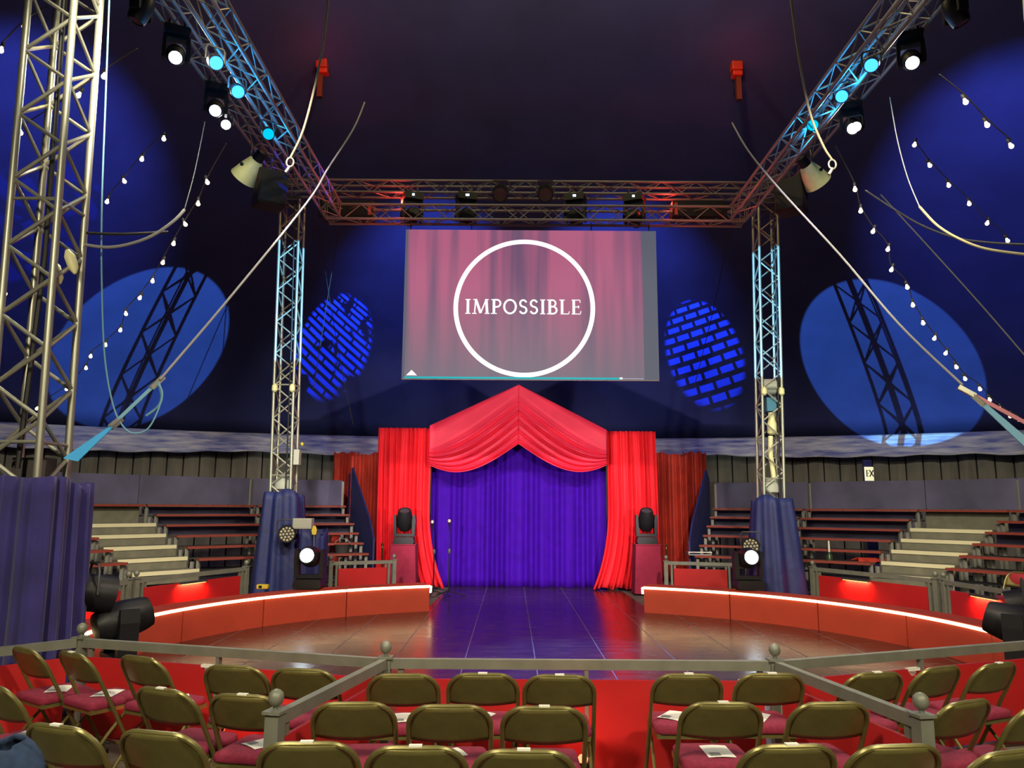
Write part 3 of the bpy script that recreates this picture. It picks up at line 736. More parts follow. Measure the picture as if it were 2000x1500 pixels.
# ------------------------------------------------------------------ mast drapes
def wrap(cx_, cy_, z0, z1, r0, r1, n, seed, amp, top_wob=.03):
    rnd = random.Random(seed); ph = [rnd.uniform(0, 6.28) for _ in range(5)]
    def fn(u, v):
        th = 2 * math.pi * u; r = lerp(r0, r1, v)
        c, s_ = math.cos(th), math.sin(th); m_ = max(abs(c), abs(s_)); sq = r / m_ * .88 + r * .14 / 1.0
        d = amp * (math.sin(th * n + ph[0] + .6 * math.sin(3 * th + ph[1])) + .6 * math.sin(th * n * 1.7 + ph[2] + v * 1.5)) * (1 - .45 * v)
        rr = min(sq, r * 1.22) + d
        return (cx_ + rr * c, cy_ + rr * s_, lerp(z0, z1 + top_wob * math.sin(th * 2 + ph[3]) + top_wob * .6 * math.sin(th * 5 + ph[4]), v))
    return fn
tag(cloth(wrap(-4.17, 6.75, .06, 2.0, .40, .375, 17, 3, .042), 260, 14, 'mast_drape', M_DRAPE), 'pleated indigo drape around the foot of the left front mast', 'drape', 'cloths around the masts')
tag(cloth(wrap(5.15, 6.75, .06, 2.0, .40, .375, 17, 5, .042), 260, 14, 'mast_drape', M_DRAPE), 'pleated indigo drape around the foot of the right front mast', 'drape', 'cloths around the masts')
tag(cloth(wrap(-4.24, 14.5, .06, 2.02, .46, .32, 8, 8, .03, .06), 140, 14, 'mast_drape', M_TARP), 'crumpled navy cloth around the foot of the left rear mast', 'drape', 'cloths around the masts')
tag(cloth(wrap(4.86, 14.5, .06, 1.98, .50, .33, 8, 9, .03, .05), 140, 14, 'mast_drape', M_TARP), 'crumpled navy cloth around the foot of the right rear mast', 'drape', 'cloths around the masts')
bx = onY(609, 1145, 13.95)
tag(cloth(wrap(bx.x, 13.95, .06, 1.36, .22, .21, 6, 12, .02, .03), 100, 10, 'covered_case', M_TARP), 'navy cloth covered case standing beside the left rear mast', 'case')
mb = MB(); mb.box((bx.x - .22, 13.75, 1.3), (bx.x + .2, 14.12, 1.38)); tag(part('case_lid', mb, M_TARP, None), 'flat navy cloth top on the covered case', 'cloth')
pb = onY(596, 1038, 14.1)
t = thing('junction_box', 'pale grey electrical box on the covered case by the left rear mast', 'electrical box', (pb.x, 13.95, 1.385))
mb = MB(); mb.box((-.17, -.1, 0), (.17, .1, .19)); bevel(part('housing', mb, M_BOXGREY, t), .015)
mb = MB(); mb.box((-.15, -.107, .02), (.15, -.1, .17)); part('cover_plate', mb, M_BOXGREY, t)
pt = onY(614, 1035, 13.6)
t = thing('padlock_tag', 'small yellow tag hanging at the covered case corner', 'tag', pt)
mb = MB(); mb.prism([(-.035, -.08), (.035, -.08), (.045, .0), (.02, .07), (-.02, .07), (-.045, 0)], -.015, .015); part('tag_body', mb, M_YELLOW, t)
mb = MB(); mb.tube([(0, 0, -.08), (.01, 0, -.5)], .006); part('tag_cord', mb, M_GREYROPE, t)

# ------------------------------------------------------------------ lamps
def head_mesh():
    mb = MB(); mb.lathe([(.05, -.2), (.11, -.19), (.145, -.12), (.15, .02), (.13, .16), (.115, .21), (.1, .21), (.095, .19)], 18); return mb.mesh('lamp_head', M_BLACK)
def lens_mesh(m): 
    mb = MB(); mb.lathe([(.0, .196), (.05, .198), (.095, .196), (.095, .19)], 18); return mb.mesh('lens', m)
def yoke_mesh():
    mb = MB()
    for s in (-1, 1): mb.prism([(s * .17 - .03, .0), (s * .17 + .03, 0), (s * .185 + .03, .28), (s * .18 + .02, .38), (s * .18 - .02, .38), (s * .175 - .03, .28)], -.07, .07)
    mb.box((-.2, -.08, -.02), (.2, .08, .03)); return mb.mesh('yoke', M_BLACK)
def base_mesh():
    mb = MB(); mb.prism([(-.18, 0), (.18, 0), (.2, .04), (.18, .13), (-.18, .13), (-.2, .04)], -.15, .15); return mb.mesh('lamp_base', M_BLACK)
def moving_head(label, loc, tgt, hang=False, lens=None, disp=False, scale=1.0, group='moving head lamps', name='moving_head_lamp', yaw=None):
    """base at loc, head pointing to tgt"""
    loc = Vector(loc); t = thing(name, label, 'stage light', loc, 0, group)
    up = -1 if hang else 1
    d = Vector(tgt) - (loc + Vector((0, 0, up * .42 * scale))); az = math.atan2(d.x, d.y) if yaw is None else yaw
    S = Matrix.Scale(scale, 4)
    flip = Matrix.Rotation(math.pi, 4, 'Y') if hang else Matrix.Identity(4)
    rot = Matrix.Rotation(-az, 4, 'Z')
    o = link('lamp_base', cached('mh_base', base_mesh), t); o.matrix_basis = rot @ flip @ S
    o = link('yoke', cached('mh_yoke', yoke_mesh), t); o.matrix_basis = rot @ flip @ S @ Matrix.Translation((0, 0, .16))
    h = link('lamp_head', cached('mh_head', head_mesh), t)
    h.matrix_basis = Matrix.Translation((0, 0, up * .44 * scale)) @ d.to_track_quat('Z', 'Y').to_matrix().to_4x4() @ S
    lm = lens or M_DGREY
    link('lens', cached('mh_lens' + lm.name, lambda: lens_mesh(lm)), h)
    if disp:
        mb = MB(); mb.box((-.06, -.156, .04), (.06, -.150, .08)); dm = link('display', cached('mh_disp', lambda: mb.mesh('display', G_DISP)), t); dm.matrix_basis = rot @ flip @ S if not hang else Matrix.Scale(scale, 4) @ Matrix.Translation((0, 0, -.12))
    if hang:
        for s in (-1, 1):
            mb = MB(); mb.box((s * .1 - .015, -.03, -.01), (s * .1 + .015, .03, .14)); part('clamp', mb, M_DGREY, t)
    return t, loc + Vector((0, 0, up * .44 * scale))
def par_lamp(label, loc, tgt, lens=None, r=.11, L=.2, group='par lamps', cells=False, m=None, hook=1):
    loc = Vector(loc); t = thing('par_lamp', label, 'stage light', loc, 0, group); d = Vector(tgt) - loc
    q = d.to_track_quat('Z', 'Y').to_matrix().to_4x4(); m = m or M_BLACK
    mb = MB(); mb.lathe([(r * .55, -L * .6), (r * .9, -L * .45), (r, -L * .2), (r, L * .5), (r * .9, L * .5), (r * .88, L * .42)], 18)
    h = part('can', mb, m, t); h.matrix_basis = q
    mb = MB(); mb.lathe([(0, L * .43), (r * .88, L * .43), (r * .88, L * .41)], 18); part('lens', mb, lens or M_DGREY, h)
    if cells:
        for (cr, nn) in ((0, 1), (r * .4, 6), (r * .72, 12)):
            for i in range(nn):
                an = 2 * math.pi * i / nn + cr
                mb2 = cached(('cell', r), lambda: MB().lathe([(r * .13, 0), (r * .13, .006), (r * .06, .012)], 8).mesh('led_cell', M_LEDLENS))
                o = link('led_cell', mb2, h); o.location = (cr * math.cos(an), cr * math.sin(an), L * .435)
    # U bracket
    side = Vector((d.y, -d.x, 0)).normalized() * (r + .02); upv = Vector((0, 0, hook * (r + .09)))
    mb = MB(); mb.tube([side, side + upv * .8, side * .8 + upv, -side * .8 + upv, -side + upv * .8, -side], .012); part('bracket', mb, M_DGREY, t)
    return t

# floor heads on maroon pedestals
for u, side in ((790, 'left'), (1262, 'right')):
    p = onY(u, 1062, 16.6); z = p.z; x = p.x
    t = thing('pedestal', f'maroon cloth covered pedestal on the {side} of the entrance', 'pedestal', (x, 16.6, 0), 0, 'lamp pedestals')
    mb = MB(); mb.prism([(-.30, .03), (.30, .03), (.26, z - .02), (-.26, z - .02)], -.24, .24); bevel(part('cover', mb, M_MAROON, t), .02)
    mb = MB(); mb.box((-.27, -.25, z - .02), (.27, .25, z)); part('top_board', mb, M_MAROON, t)
    moving_head(f'dark moving head lamp standing on the {side} maroon pedestal', (x, 16.55, z), (x * .98, 15.4, z + 2.6), scale=1.12, group='pedestal lamps', yaw=0)
# rope stanchions
for i, (u, v) in enumerate(((747, 1060), (1276, 1062), (1301, 1062))):
    p = onY(u, v, 16.9); t = thing('stanchion', ['dark brass stanchion by the left red curtain', 'dark brass stanchion next to the right pedestal', 'dark brass stanchion farther right of the right pedestal'][i], 'stanchion', (p.x, 16.9, 0), 0, 'rope stanchions')
    mb = MB(); mb.lathe([(.14, 0), (.14, .02), (.03, .05)], 14); part('base', mb, M_BRASS, t)
    mb = MB(); mb.lathe([(.022, .03), (.022, p.z - .12), (.03, p.z - .1), (.022, p.z - .08), (.035, p.z - .03), (.01, p.z)], 12); part('pole', mb, M_BRASS, t)
# beam heads on the curb at the rear, shining toward the photographer
tgtc = Vector((.3, 0, 2.0))
RH = {}
for u, v, side in ((600, 1150, 'left'), (1466, 1152, 'right')):
    p = onZ(u, v, .47); p.y += .1
    lens_c = onY(607 if u < 1000 else 1462, 1097 if u < 1000 else 1088, p.y - .2)
    moving_head(f'moving head lamp with blazing white lens on the {side} rear curb', (p.x, p.y, .47), (lens_c.x * .98, 0, 2.6), lens=G_COLD, scale=1.15, group='curb lamps')
# leds on the mast drapes
for u, v, side in ((560, 1042, 'left'), (1467, 1066, 'right')):
    p = onY(u, v, 13.85); par_lamp(f'round led lamp with clustered pale cells on the {side} rear mast cloth', p, (p.x * .2, 4, .6), r=.15, L=.24, cells=True, group='cell led lamps')
# front curb heads
pl = Vector((-3.64, 7.45, .20)); pr = Vector((4.68, 7.35, .22))
def flatcase(p, lab):
    t = thing('equipment_case', lab, 'case', (p.x, p.y, 0), 0, 'lamp cases'); mb = MB(); mb.box((-.22, -.22, .03), (.22, .22, p.z)); bevel(part('body', mb, M_CASE, t), .015)
    mb = MB(); mb.box((-.225, -.225, p.z * .6), (.225, .225, p.z * .6 + .02)); part('lid_trim', mb, M_DGREY, t)
flatcase(pl, 'low black case under the left front moving head'); flatcase(pr, 'low black case under the right front moving head')
tl = canopy(285, 675); tr = canopy(1745, 715)
_, hl = moving_head('grey-black moving head lamp above the left front fence, turned to the tent', pl, tr, scale=1.2, group='front floor lamps')
_, hr = moving_head('grey-black moving head lamp above the right front fence, turned to the tent', pr, tl, scale=1.2, group='front floor lamps')
p = onY(182, 1158, 7.25); par_lamp('black par lamp hung at the left front mast drape', p, p + Vector((2.0, 1.6, -.5)), r=.17, L=.34, group='front floor lamps')
p = onY(2000, 1180, 8.0); par_lamp('black par lamp cut by the right edge above the fence', p, p + Vector((-2, 1.2, -.5)), r=.15, L=.3, group='front floor lamps')
# small extension box on the left curb
p = onZ(513, 1150, .475); t = thing('plug_box', 'small yellow and black plug box lying on the left curb', 'plug box', p)
mb = MB(); mb.box((-.09, -.05, 0), (.09, .05, .07)); bevel(part('body', mb, M_YELLOW, t), .012); mb = MB(); mb.box((-.05, -.054, .015), (.0, -.05, .055)); part('socket', mb, M_BLACK, t)

# rear truss lamps
place = ['at far left', 'left of centre', 'right of centre', 'at far right']
gob = []
for i, u in enumerate((807, 912, 1123, 1237)):
    p = onY(u, 374, 14.1); base = Vector((p.x, 14.02, ZI + .14 + .34))
    tg = canopy((655, 835, 1215, 1372)[i], (665, 540, 540, 680)[i])
    _t, hc = moving_head(f'black moving head with lit display on the rear truss {place[i]}', base, tg, hang=True, disp=True, scale=1.0, group='rear truss moving heads'); gob.append((hc, tg))
for u, nm in ((977, 'left'), (1065, 'right')):
    p = onY(u, 376, 13.95); par_lamp(f'dark round par lamp on the rear truss just {nm} of its middle', p, (p.x * .5, 6, 1), r=.15, L=.3, group='rear truss par lamps', lens=mat('dim_amber_lens', (.16, .08, .06), .4))
# loudspeakers
for (u, v, Y, side) in ((677, 412, 14.0, 'left'), (1365, 412, 14.0, 'right')):
    p = onY(u, v, Y); t = thing('loudspeaker', f'dark loudspeaker lying in the {side} end of the rear truss', 'loudspeaker', p, 0, 'loudspeakers in the rig')
    mb = MB(); mb.box((-.52, -.10, -.16), (.52, .26, .18)); bevel(part('cabinet', mb, M_SPEAKER, t), .02)
    mb = MB(); mb.box((-.5, -.11, -.14), (.5, -.10, .16)); part('grille', mb, M_BLACK, t)
    s = -1 if u < 1000 else 1
    mb = MB(); mb.box((s * -.46 - .03, -.115, -.12), (s * -.46 + .03, -.11, .12)); part('corner_plate', mb, mat('speaker_red', (.5, .06, .04), .5), t)
for (u, v, X, side) in ((527, 372, -4.05, 'left'), (1545, 385, 4.85, 'right')):
    p = onX(u, v, X); t = thing('loudspeaker', f'brown-black loudspeaker hung under the {side} rear corner of the rig', 'loudspeaker', p, R(35 if u < 1000 else -35), 'loudspeakers in the rig')
    mb = MB(); mb.box((-.24, -.2, -.3), (.24, .2, .3)); bevel(part('cabinet', mb, M_SPEAKER, t), .03)
    mb = MB(); mb.box((-.21, -.21, -.27), (.21, -.2, .27)); part('grille', mb, M_BLACK, t)
    mb = MB(); mb.tube([(0, 0, .3), (0, 0, .62)], .02); part('hanging_bracket', mb, M_DGREY, t)
# cream scoop floods
for (u, v, X, side) in ((487, 333, -4.35, 'left'), (1588, 343, 5.1, 'right')):
    p = onX(u, v, X); s = 1 if u < 1000 else -1
    t = thing('scoop_flood', f'cream bell-shaped flood lamp hung under the {side} outer truss', 'stage light', p, 0, 'cream flood lamps')
    axis = Vector((-.66 * s, .42, -.62)); q = axis.to_track_quat('Z', 'Y').to_matrix().to_4x4()
    mb = MB(); mb.lathe([(.07, -.24), (.12, -.2), (.17, -.06), (.225, .15), (.23, .17), (.215, .17), (.16, -.04), (.1, -.17)], 24); h = part('shade', mb, M_CREAM, t); h.matrix_basis = q
    mb = MB(); mb.lathe([(0, -.12), (.13, -.1), (.13, -.11)], 16); part('reflector', mb, M_DGREY, h)
    mb = MB(); mb.lathe([(.06, -.42), (.09, -.4), (.09, -.22), (.06, -.22)], 14); part('lamp_housing', mb, M_BLACK, h)
    for sx_ in (-1, 1):
        mb = MB(); mb.lathe([(.03, 0), (.03, .03)], 10, Matrix.Translation((sx_ * .17, 0, -.05)) @ Matrix.Rotation(R(90) * sx_, 4, 'Y')); part('pivot_knob', mb, M_BLACK, h)
    mb = MB(); mb.tube([(0, 0, .1), (0, .05, .5)], .02); part('hanger', mb, M_DGREY, t)
# side truss moving heads with white beams
for (u, v, X, lab, lit) in ((345, 85, -4.3, 'moving head on the left outer truss, middle one, small white beam', True),
                            (420, 225, -4.3, 'moving head on the left outer truss nearest the cream flood, glaring white', True),
                            (277, 10, -4.3, 'unlit moving head on the left outer truss cut by the top edge', False),
                            (1778, 95, 5.05, 'moving head on the right outer truss, middle one, small white beam', True),
                            (1663, 235, 5.05, 'moving head on the right outer truss nearest the cream flood, glaring white', True),
                            (1866, 25, 5.05, 'unlit moving head on the right outer truss cut by the top edge', False)):
    p = onX(u, v, X); s = 1 if u < 1000 else -1
    base = Vector((p.x, p.y, ZO - .14)); 
    tgt = Vector((.4 - 1.2 * s, 1.5, .5)) if lit else Vector((X * 1.6, p.y, 0))
    t, hc = moving_head(lab, base, tgt, hang=True, lens=G_WHITE if lit else mat('dim_red_lens', (.2, .05, .03), .3), scale=.8, group='side truss moving heads')
    if lit:
        dv = (tgt - hc).normalized()
        spot('seat_beam', hc + dv * .26, tgt, 330, (1, .97, .86), 70, .8, .1)
# second lens of the glaring pair
for (u, v, X, lab) in ((441, 243, -4.25, 'small white par lamp beside the glaring left moving head'), (1672, 247, 5.05, 'small white par lamp beside the glaring right moving head')):
    p = onX(u, v, X); par_lamp(lab, p, (.4, 0, 1), lens=G_WHITE, r=.075, L=.16, group='white side par lamps')
# blue pars inside the inner side trusses
for i, (u, v, X, lab, g_) in enumerate(((420, 120, -3.4, 'blue par lamp highest up the left inner truss', G_BLUE), (463, 177, -3.4, 'blue par lamp midway along the left inner truss', G_BLUE), (523, 260, -3.4, 'cyan-lit par lamp lowest along the left inner truss', G_CYAN),
                           (1703, 125, 4.24, 'blue par lamp highest up the right inner truss', G_BLUE), (1645, 186, 4.24, 'blue par lamp midway along the right inner truss', G_BLUE), (1588, 243, 4.24, 'cyan-lit par lamp lowest along the right inner truss', G_CYAN))):
    p = onX(u, v, X); par_lamp(lab, p, (.4, 3, 1.5), lens=g_, r=.085, L=.16, group='blue par lamps')
    point('truss_blue_glow', p + Vector((.0, .5, .04)), 15, (.015, .42, 1), .05)

# ------------------------------------------------------------------ microphone stands
for (u, v0, u1, lab, tilt) in ((845, 1020, 846, 'black microphone stand by the curb end, nearer the left curtain', -.06), (878, 1018, 876, 'black microphone stand slightly right, with pale microphone head', .02)):
    Yb = onZ(u1, 1166, .02).y; top = onY(u, v0, Yb); b = onZ(u1, 1166, .02)
    t = thing('microphone_stand', lab, 'mic stand', (b.x, b.y, .02), 0, 'microphone stands'); h = top.z - .02; dx = top.x - b.x
    mb = MB(); mb.tube([(0, 0, .1), (0, 0, h * .62)], .016); part('lower_tube', mb, M_BLACK, t)
    mb = MB(); mb.tube([(0, 0, h * .6), (dx * .6, 0, h - .16)], .01); part('upper_tube', mb, M_BLACK, t)
    mb = MB(); mb.lathe([(.022, h * .6 - .04), (.03, h * .6 - .02), (.03, h * .6 + .03), (.02, h * .6 + .05)], 10); part('clutch', mb, M_DGREY, t)
    mb = MB(); mb.tube([(dx * .6, 0, h - .17), (dx * .8, -.03, h - .08), (dx, -.05, h - .02)], [.014, .02, .028], 10); mic = part('microphone', mb, M_BLACK, t)
    mb = MB(); mb.lathe([(.01, -.03), (.03, -.02), (.036, .01), (.026, .035), (.005, .045)], 12, Matrix.Translation((dx, -.055, h))); part('grille_ball', mb, mat('mic_grille', (.5, .38, .34), .4, metal=.5), mic)
    for a in (20, 140, 260):
        mb = MB(); mb.tube([(0, 0, .12), (.34 * math.cos(R(a)), .34 * math.sin(R(a)), .014)], .011); part('leg', mb, M_BLACK, t)

# ------------------------------------------------------------------ folding chairs
def frame_mesh():
    # front legs and back: one inverted U of tube leaning back
    def side(s, t):   # t: 0 foot, 1 top ; y decreases to the back
        return Vector((s * .215, lerp(.20, -.215, t), lerp(.012, .785, t)))
    pts = [side(-1, 0), side(-1, .3), side(-1, .6), side(-1, .82)]
    c = lambda s, a: Vector((s * (.215 - .12 + .12 * math.cos(R(a))), 0, 0))
    for a in range(0, 91, 15):
        z = .785 - .115 + .115 * math.sin(R(a)); t = (z - .012) / .773
        pts.append(Vector((-(.095 + .12 * math.cos(R(a))), lerp(.20, -.215, t) - .01 * math.sin(R(a)), z)))
    pts += [Vector((-p.x, p.y, p.z)) for p in pts[::-1]]
    mb = MB(); mb.tube(pts, .0135, 8); return mb.mesh('frame', M_BRONZE)
def backm():
    mb = MB()
    def fn(u, v):
        z = lerp(.60, .782, v); t = (z - .012) / .773; w = .213
        if z > .67: w = .095 + .12 * math.sqrt(max(0, 1 - ((z - .67) / .115) ** 2))
        x = (u * 2 - 1) * min(w, .205)
        zz = z - .012 * (1 - (u * 2 - 1) ** 2) * (1 - v)
        return (x, lerp(.20, -.215, t) - .03 * (1 - (x / .21) ** 2), zz)
    mb.grid(fn, 14, 8); me = mb.mesh('backrest', M_BRONZE); return me
def seatm():
    mb = MB(); prof = []
    def outline(k):
        pts = []
        for (cx_, cy_, a0) in ((.14, .15, 0), (-.14, .15, 90), (-.15, -.15, 180), (.15, -.15, 270)):
            for a in range(a0, a0 + 91, 18): pts.append((cx_ + (.05 - k) * math.cos(R(a)), cy_ + (.05 - k) * math.sin(R(a))))
        return pts
    rings = [(0.004, .425), (0, .432), (0, .452), (.012, .466), (.05, .474)]
    vs = []; n = len(outline(0))
    for k, z in rings:
        if k < .05: o = outline(k)
        else: o = [(x * .72, y * .72) for x, y in outline(.012)]
        vs += [(x, y + .03, z) for x, y in o]
    fs = [(i * n + j, i * n + (j + 1) % n, (i + 1) * n + (j + 1) % n, (i + 1) * n + j) for i in range(len(rings) - 1) for j in range(n)]
    fs += [tuple(range(n))[::-1], tuple((len(rings) - 1) * n + j for j in range(n))]
    mb.add(vs, fs); mb.smooth = True; return mb.mesh('seat_pad', M_SEAT)
def panm():
    mb = MB(); mb.box((-.19, -.155, .395), (.19, .215, .424)); return mb.mesh('seat_pan', M_BRONZE)
def rear_legm(s):
    mb = MB(); mb.tube([(s * .19, .12, .405), (s * .195, -.03, .25), (s * .20, -.22, .012)], .0115, 8); return mb.mesh('rear_leg', M_BRONZE)
def stretchm(y, z, w):
    mb = MB(); mb.tube([(-w, y, z), (w, y, z)], .008, 6); return mb.mesh('stretcher', M_BRONZE)
def capm(s, y):
    mb = MB(); mb.lathe([(.018, 0), (.018, .03), (.013, .035)], 8, Matrix.Translation((s, y, 0))); return mb.mesh('foot_cap', M_BLACK)
def stickm():
    mb = MB(); mb.box((-.028, -.2365, .792), (.028, -.212, .8005)); return mb.mesh('seat_number_sticker', M_PAPER)
RB = mat('red_back_pad', (.33, .02, .03), .7)
def padm():
    mb = MB(); mb.grid(lambda u, v: ((u * 2 - 1) * (.19 - .05 * v ** 3), -.165 - .02 * v + .03 * math.sin(math.pi * u) * math.sin(math.pi * v), lerp(.58, .775, v)), 12, 8); return mb.mesh('back_pad', RB)
def chair(label, loc, rz, group, sticker=False, pad=False):
    t = thing('folding_chair', label, 'chair', loc, rz, group)
    link('frame', cached('cf', frame_mesh), t)
    b = link('backrest', cached('cb', backm), t); solid(b, .008)
    link('seat_pan', cached('cpan', panm), t); link('seat_pad', cached('cs', seatm), t)
    for s in (-1, 1):
        link('rear_leg', cached(('rl', s), lambda: rear_legm(s)), t)
        link('foot_cap', cached(('fc', s), lambda: capm(s * .2, -.22)), t); link('foot_cap', cached(('ff', s), lambda: capm(s * .215, .2)), t)
    link('stretcher', cached('st1', lambda: stretchm(-.15, .10, .2)), t); link('stretcher', cached('st2', lambda: stretchm(.135, .13, .215)), t)
    if sticker: link('number_sticker', cached('stick', stickm), t)
    if pad: solid(link('back_pad', cached('pad', padm), t), .02, 1)
    return t
def programme(label, chair_loc, rz, dx=0, dy=0, rot=.3):
    M = Matrix.Translation(chair_loc) @ Matrix.Rotation(rz, 4, 'Z'); p = M @ Vector((dx, .05 + dy, .4755))
    t = thing('programme', label, 'leaflet', p, rz + rot, 'programmes on the seats')
    link('sheet', cached('sheet', lambda: MB().grid(lambda u, v: ((u - .5) * .15, (v - .5) * .21, .004 * math.sin(u * 3.1) + .001), 4, 2).mesh('sheet', M_PAPER)), t)
    link('printed_block', cached('prt', lambda: MB().grid(lambda u, v: ((u - .5) * .06 - .03, (v - .5) * .05 - .06, .004 * math.sin((.3 + .4 * u) * 3.1) + .003), 2, 1).mesh('printed_block', M_PRINT)), t)
# (u, v of the back's top middle), turn, label, sticker, programme
CH = [
 (787, 1314, 2, 'middle box front row, leftmost', 0, 1), (943, 1313, 0, 'middle box front row, centre', 1, 1), (1093, 1316, -2, 'middle box front row, rightmost', 1, 0),
 (690, 1369, 3, 'middle box second row, leftmost', 0, 0), (878, 1374, 1, 'middle box second row, centre', 0, 1), (1063, 1377, -1, 'middle box second row, rightmost', 1, 1),
 (600, 1446, 3, 'middle box third row, leftmost', 1, 1), (812, 1454, 1, 'middle box third row, centre', 1, 1), (1023, 1461, -1, 'middle box third row, rightmost', 1, 1),
 (1345, 1314, 0, 'right aisle pair in the front row, left one', 1, 1), (1507, 1313, 2, 'right aisle pair in the front row, right one', 1, 1),
 (1412, 1369, 0, 'right aisle pair in the second row, left one', 1, 1), (1625, 1369, 4, 'right aisle pair in the second row, right one', 0, 0),
 (1545, 1451, 4, 'right of centre third row, left one', 1, 1), (1755, 1451, 6, 'right of centre third row, right one', 0, 1),
 (1712, 1311, 14, 'right box front row behind the partition rail', 1, 0), (1838, 1300, 24, 'right box front row, middle one', 0, 0), (1950, 1293, 24, 'right box front row, at the picture edge', 1, 0),
 (1890, 1366, 24, 'right box second row beside the partition post', 0, 0), (2035, 1374, 26, 'right box second row, cut by the picture edge', 0, 0), (1975, 1462, 18, 'bottom right corner, cut by the picture edge', 0, 1),
 (455, 1298, -10, 'left box front row beside the middle fence post', 0, 0), (590, 1304, -8, 'left box front row behind the partition rail', 0, 0),
 (475, 1354, -10, 'left box second row next to the partition post', 1, 1), (316, 1342, -22, 'left box second row standing alone', 1, 0),
 (272, 1280, -26, 'left box front row under the ball-topped post', 0, 1), (141, 1272, -34, 'far left front row with wide programme', 1, 1), (48, 1264, -34, 'far left front row at the drape', 0, 1),
 (-12, 1335, -32, 'far left second row, cut by the picture edge', 0, 1), (112, 1413, -18, 'left third row, nearer the left edge', 1, 0), (305, 1425, -14, 'left third row, next to the partition post', 0, 0),
]
for (u, v, a, lab, st, pg) in CH:
    p = onZ(u, v, .80); rz = R(a); c = Vector((p.x, p.y, 0)) - Matrix.Rotation(rz, 3, 'Z') @ Vector((0, -.22, 0))
    chair('bronze folding chair, ' + lab, c, rz, 'bronze folding chairs facing the ring', bool(st))
    if pg: programme('white programme on the seat of ' + lab, c, rz, random.uniform(-.04, .04), random.uniform(-.03, .03), random.uniform(-1.2, .9))
for i, (u, v) in enumerate(((1932, 1117), (1973, 1120))):
    p = onY(u, v, 11.2 - .45 * i); chair(['red-backed folding chair behind the far right fence, left one', 'red-backed folding chair behind the far right fence, right one'][i], (p.x + .35, p.y, p.z - .80), R(118), 'red chairs at ringside', False, True)

# blue jacket at the lower left corner
p = onZ(2, 1455, .84)
def jk(u, v):
    th = 2 * math.pi * u; r = .13 * math.sin(math.pi * min(.98, v * .9 + .08)) ** .5 + .012 * math.sin(th * 5 + v * 6)
    return (p.x - .02 + r * math.cos(th) * 1.5, p.y + r * math.sin(th) * .8, .55 + .30 * (1 - v) + .02 * math.sin(th * 2))
mb = MB(); mb.grid(jk, 36, 14); tag(solid(part('draped_jacket', mb, M_FABRIC_BLUE, None), .01), 'blue fabric jacket slumped at the lower left corner', 'jacket')

# ------------------------------------------------------------------ festoon lights
def festoon(label, pts, d0, d1, lead=None):
    n = len(pts); P = []
    for i, (u, v) in enumerate(pts):
        Y = lerp(d0, d1, i / max(1, n - 1)); q = onY(u, v, Y); c = canopy(u, v)
        if q.y > c.y - .35: q = onY(u, v, c.y - .35)
        P.append(q)
    t = thing('festoon_string', label, 'string lights', P[0], 0, 'festoon lights in the tent')
    W = [p + Vector((0, 0, .09)) for p in P]
    if lead: W = [onY(lead[0], lead[1], d0 - .3)] + W
    mb = MB(); mb.tube(smooth_pts(W, 4), .008, 5); part('wire', mb, mat('festoon_wire', (.06, .05, .05), .6), t, True)
    bm = cached('bulb', lambda: MB().lathe([(.012, .05), (.017, .03), (.03, .0), (.03, -.012), (.019, -.03), (.004, -.036)], 12).mesh('bulb', G_BULB))
    sm = cached('sock', lambda: MB().lathe([(.016, .045), (.02, .05), (.02, .1), (.012, .11)], 10).mesh('socket', M_DGREY))
    for i, q in enumerate(P):
        tilt = Matrix.Rotation(R(random.uniform(-30, 30)), 4, 'Y')
        for nm, me in (('bulb', bm), ('socket', sm)):
            o = link(nm, me, t); o.matrix_basis = Matrix.Translation(q - P[0]) @ tilt
festoon('string of warm bulbs running from the left truss down behind the left mast', [(405, 356), (387, 398), (362, 438), (339, 476), (318, 513), (298, 549), (273, 582), (246, 613), (235, 645), (206, 674), (177, 696), (168, 719), (130, 760), (72, 798)], 10.5, 15.5, (442, 280))
festoon('short string of warm bulbs high on the left against blue light', [(320, 271), (277, 311), (243, 354), (209, 394)], 10.5, 11.5)
festoon('string of warm bulbs crossing the upper left mast', [(203, 149), (153, 186), (95, 225), (40, 259)], 8.4, 9.2, (268, 95))
festoon('pair of warm bulbs in the upper left corner', [(48, 52), (2, 98)], 8.0, 8.4, (95, 12))
festoon('two warm bulbs low at the left picture edge', [(10, 573), (-20, 600)], 12, 12)
festoon('string of three warm bulbs in the upper right corner', [(1886, 199), (1928, 244), (1975, 285)], 8.5, 9.3, (1835, 145))
festoon('string of warm bulbs high on the right against blue light', [(1786, 283), (1816, 323), (1853, 362), (1893, 398), (1928, 436), (1968, 470)], 11.0, 12.0)
festoon('long string of warm bulbs falling beside the right mast to the eave', [(1670, 370), (1681, 412), (1705, 452), (1734, 487), (1741, 527), (1772, 561), (1783, 596), (1803, 631), (1825, 661), (1847, 690), (1868, 717), (1885, 740), (1914, 760), (1933, 781), (1953, 799), (1973, 813), (1990, 820)], 10.5, 14.5, (1632, 285))

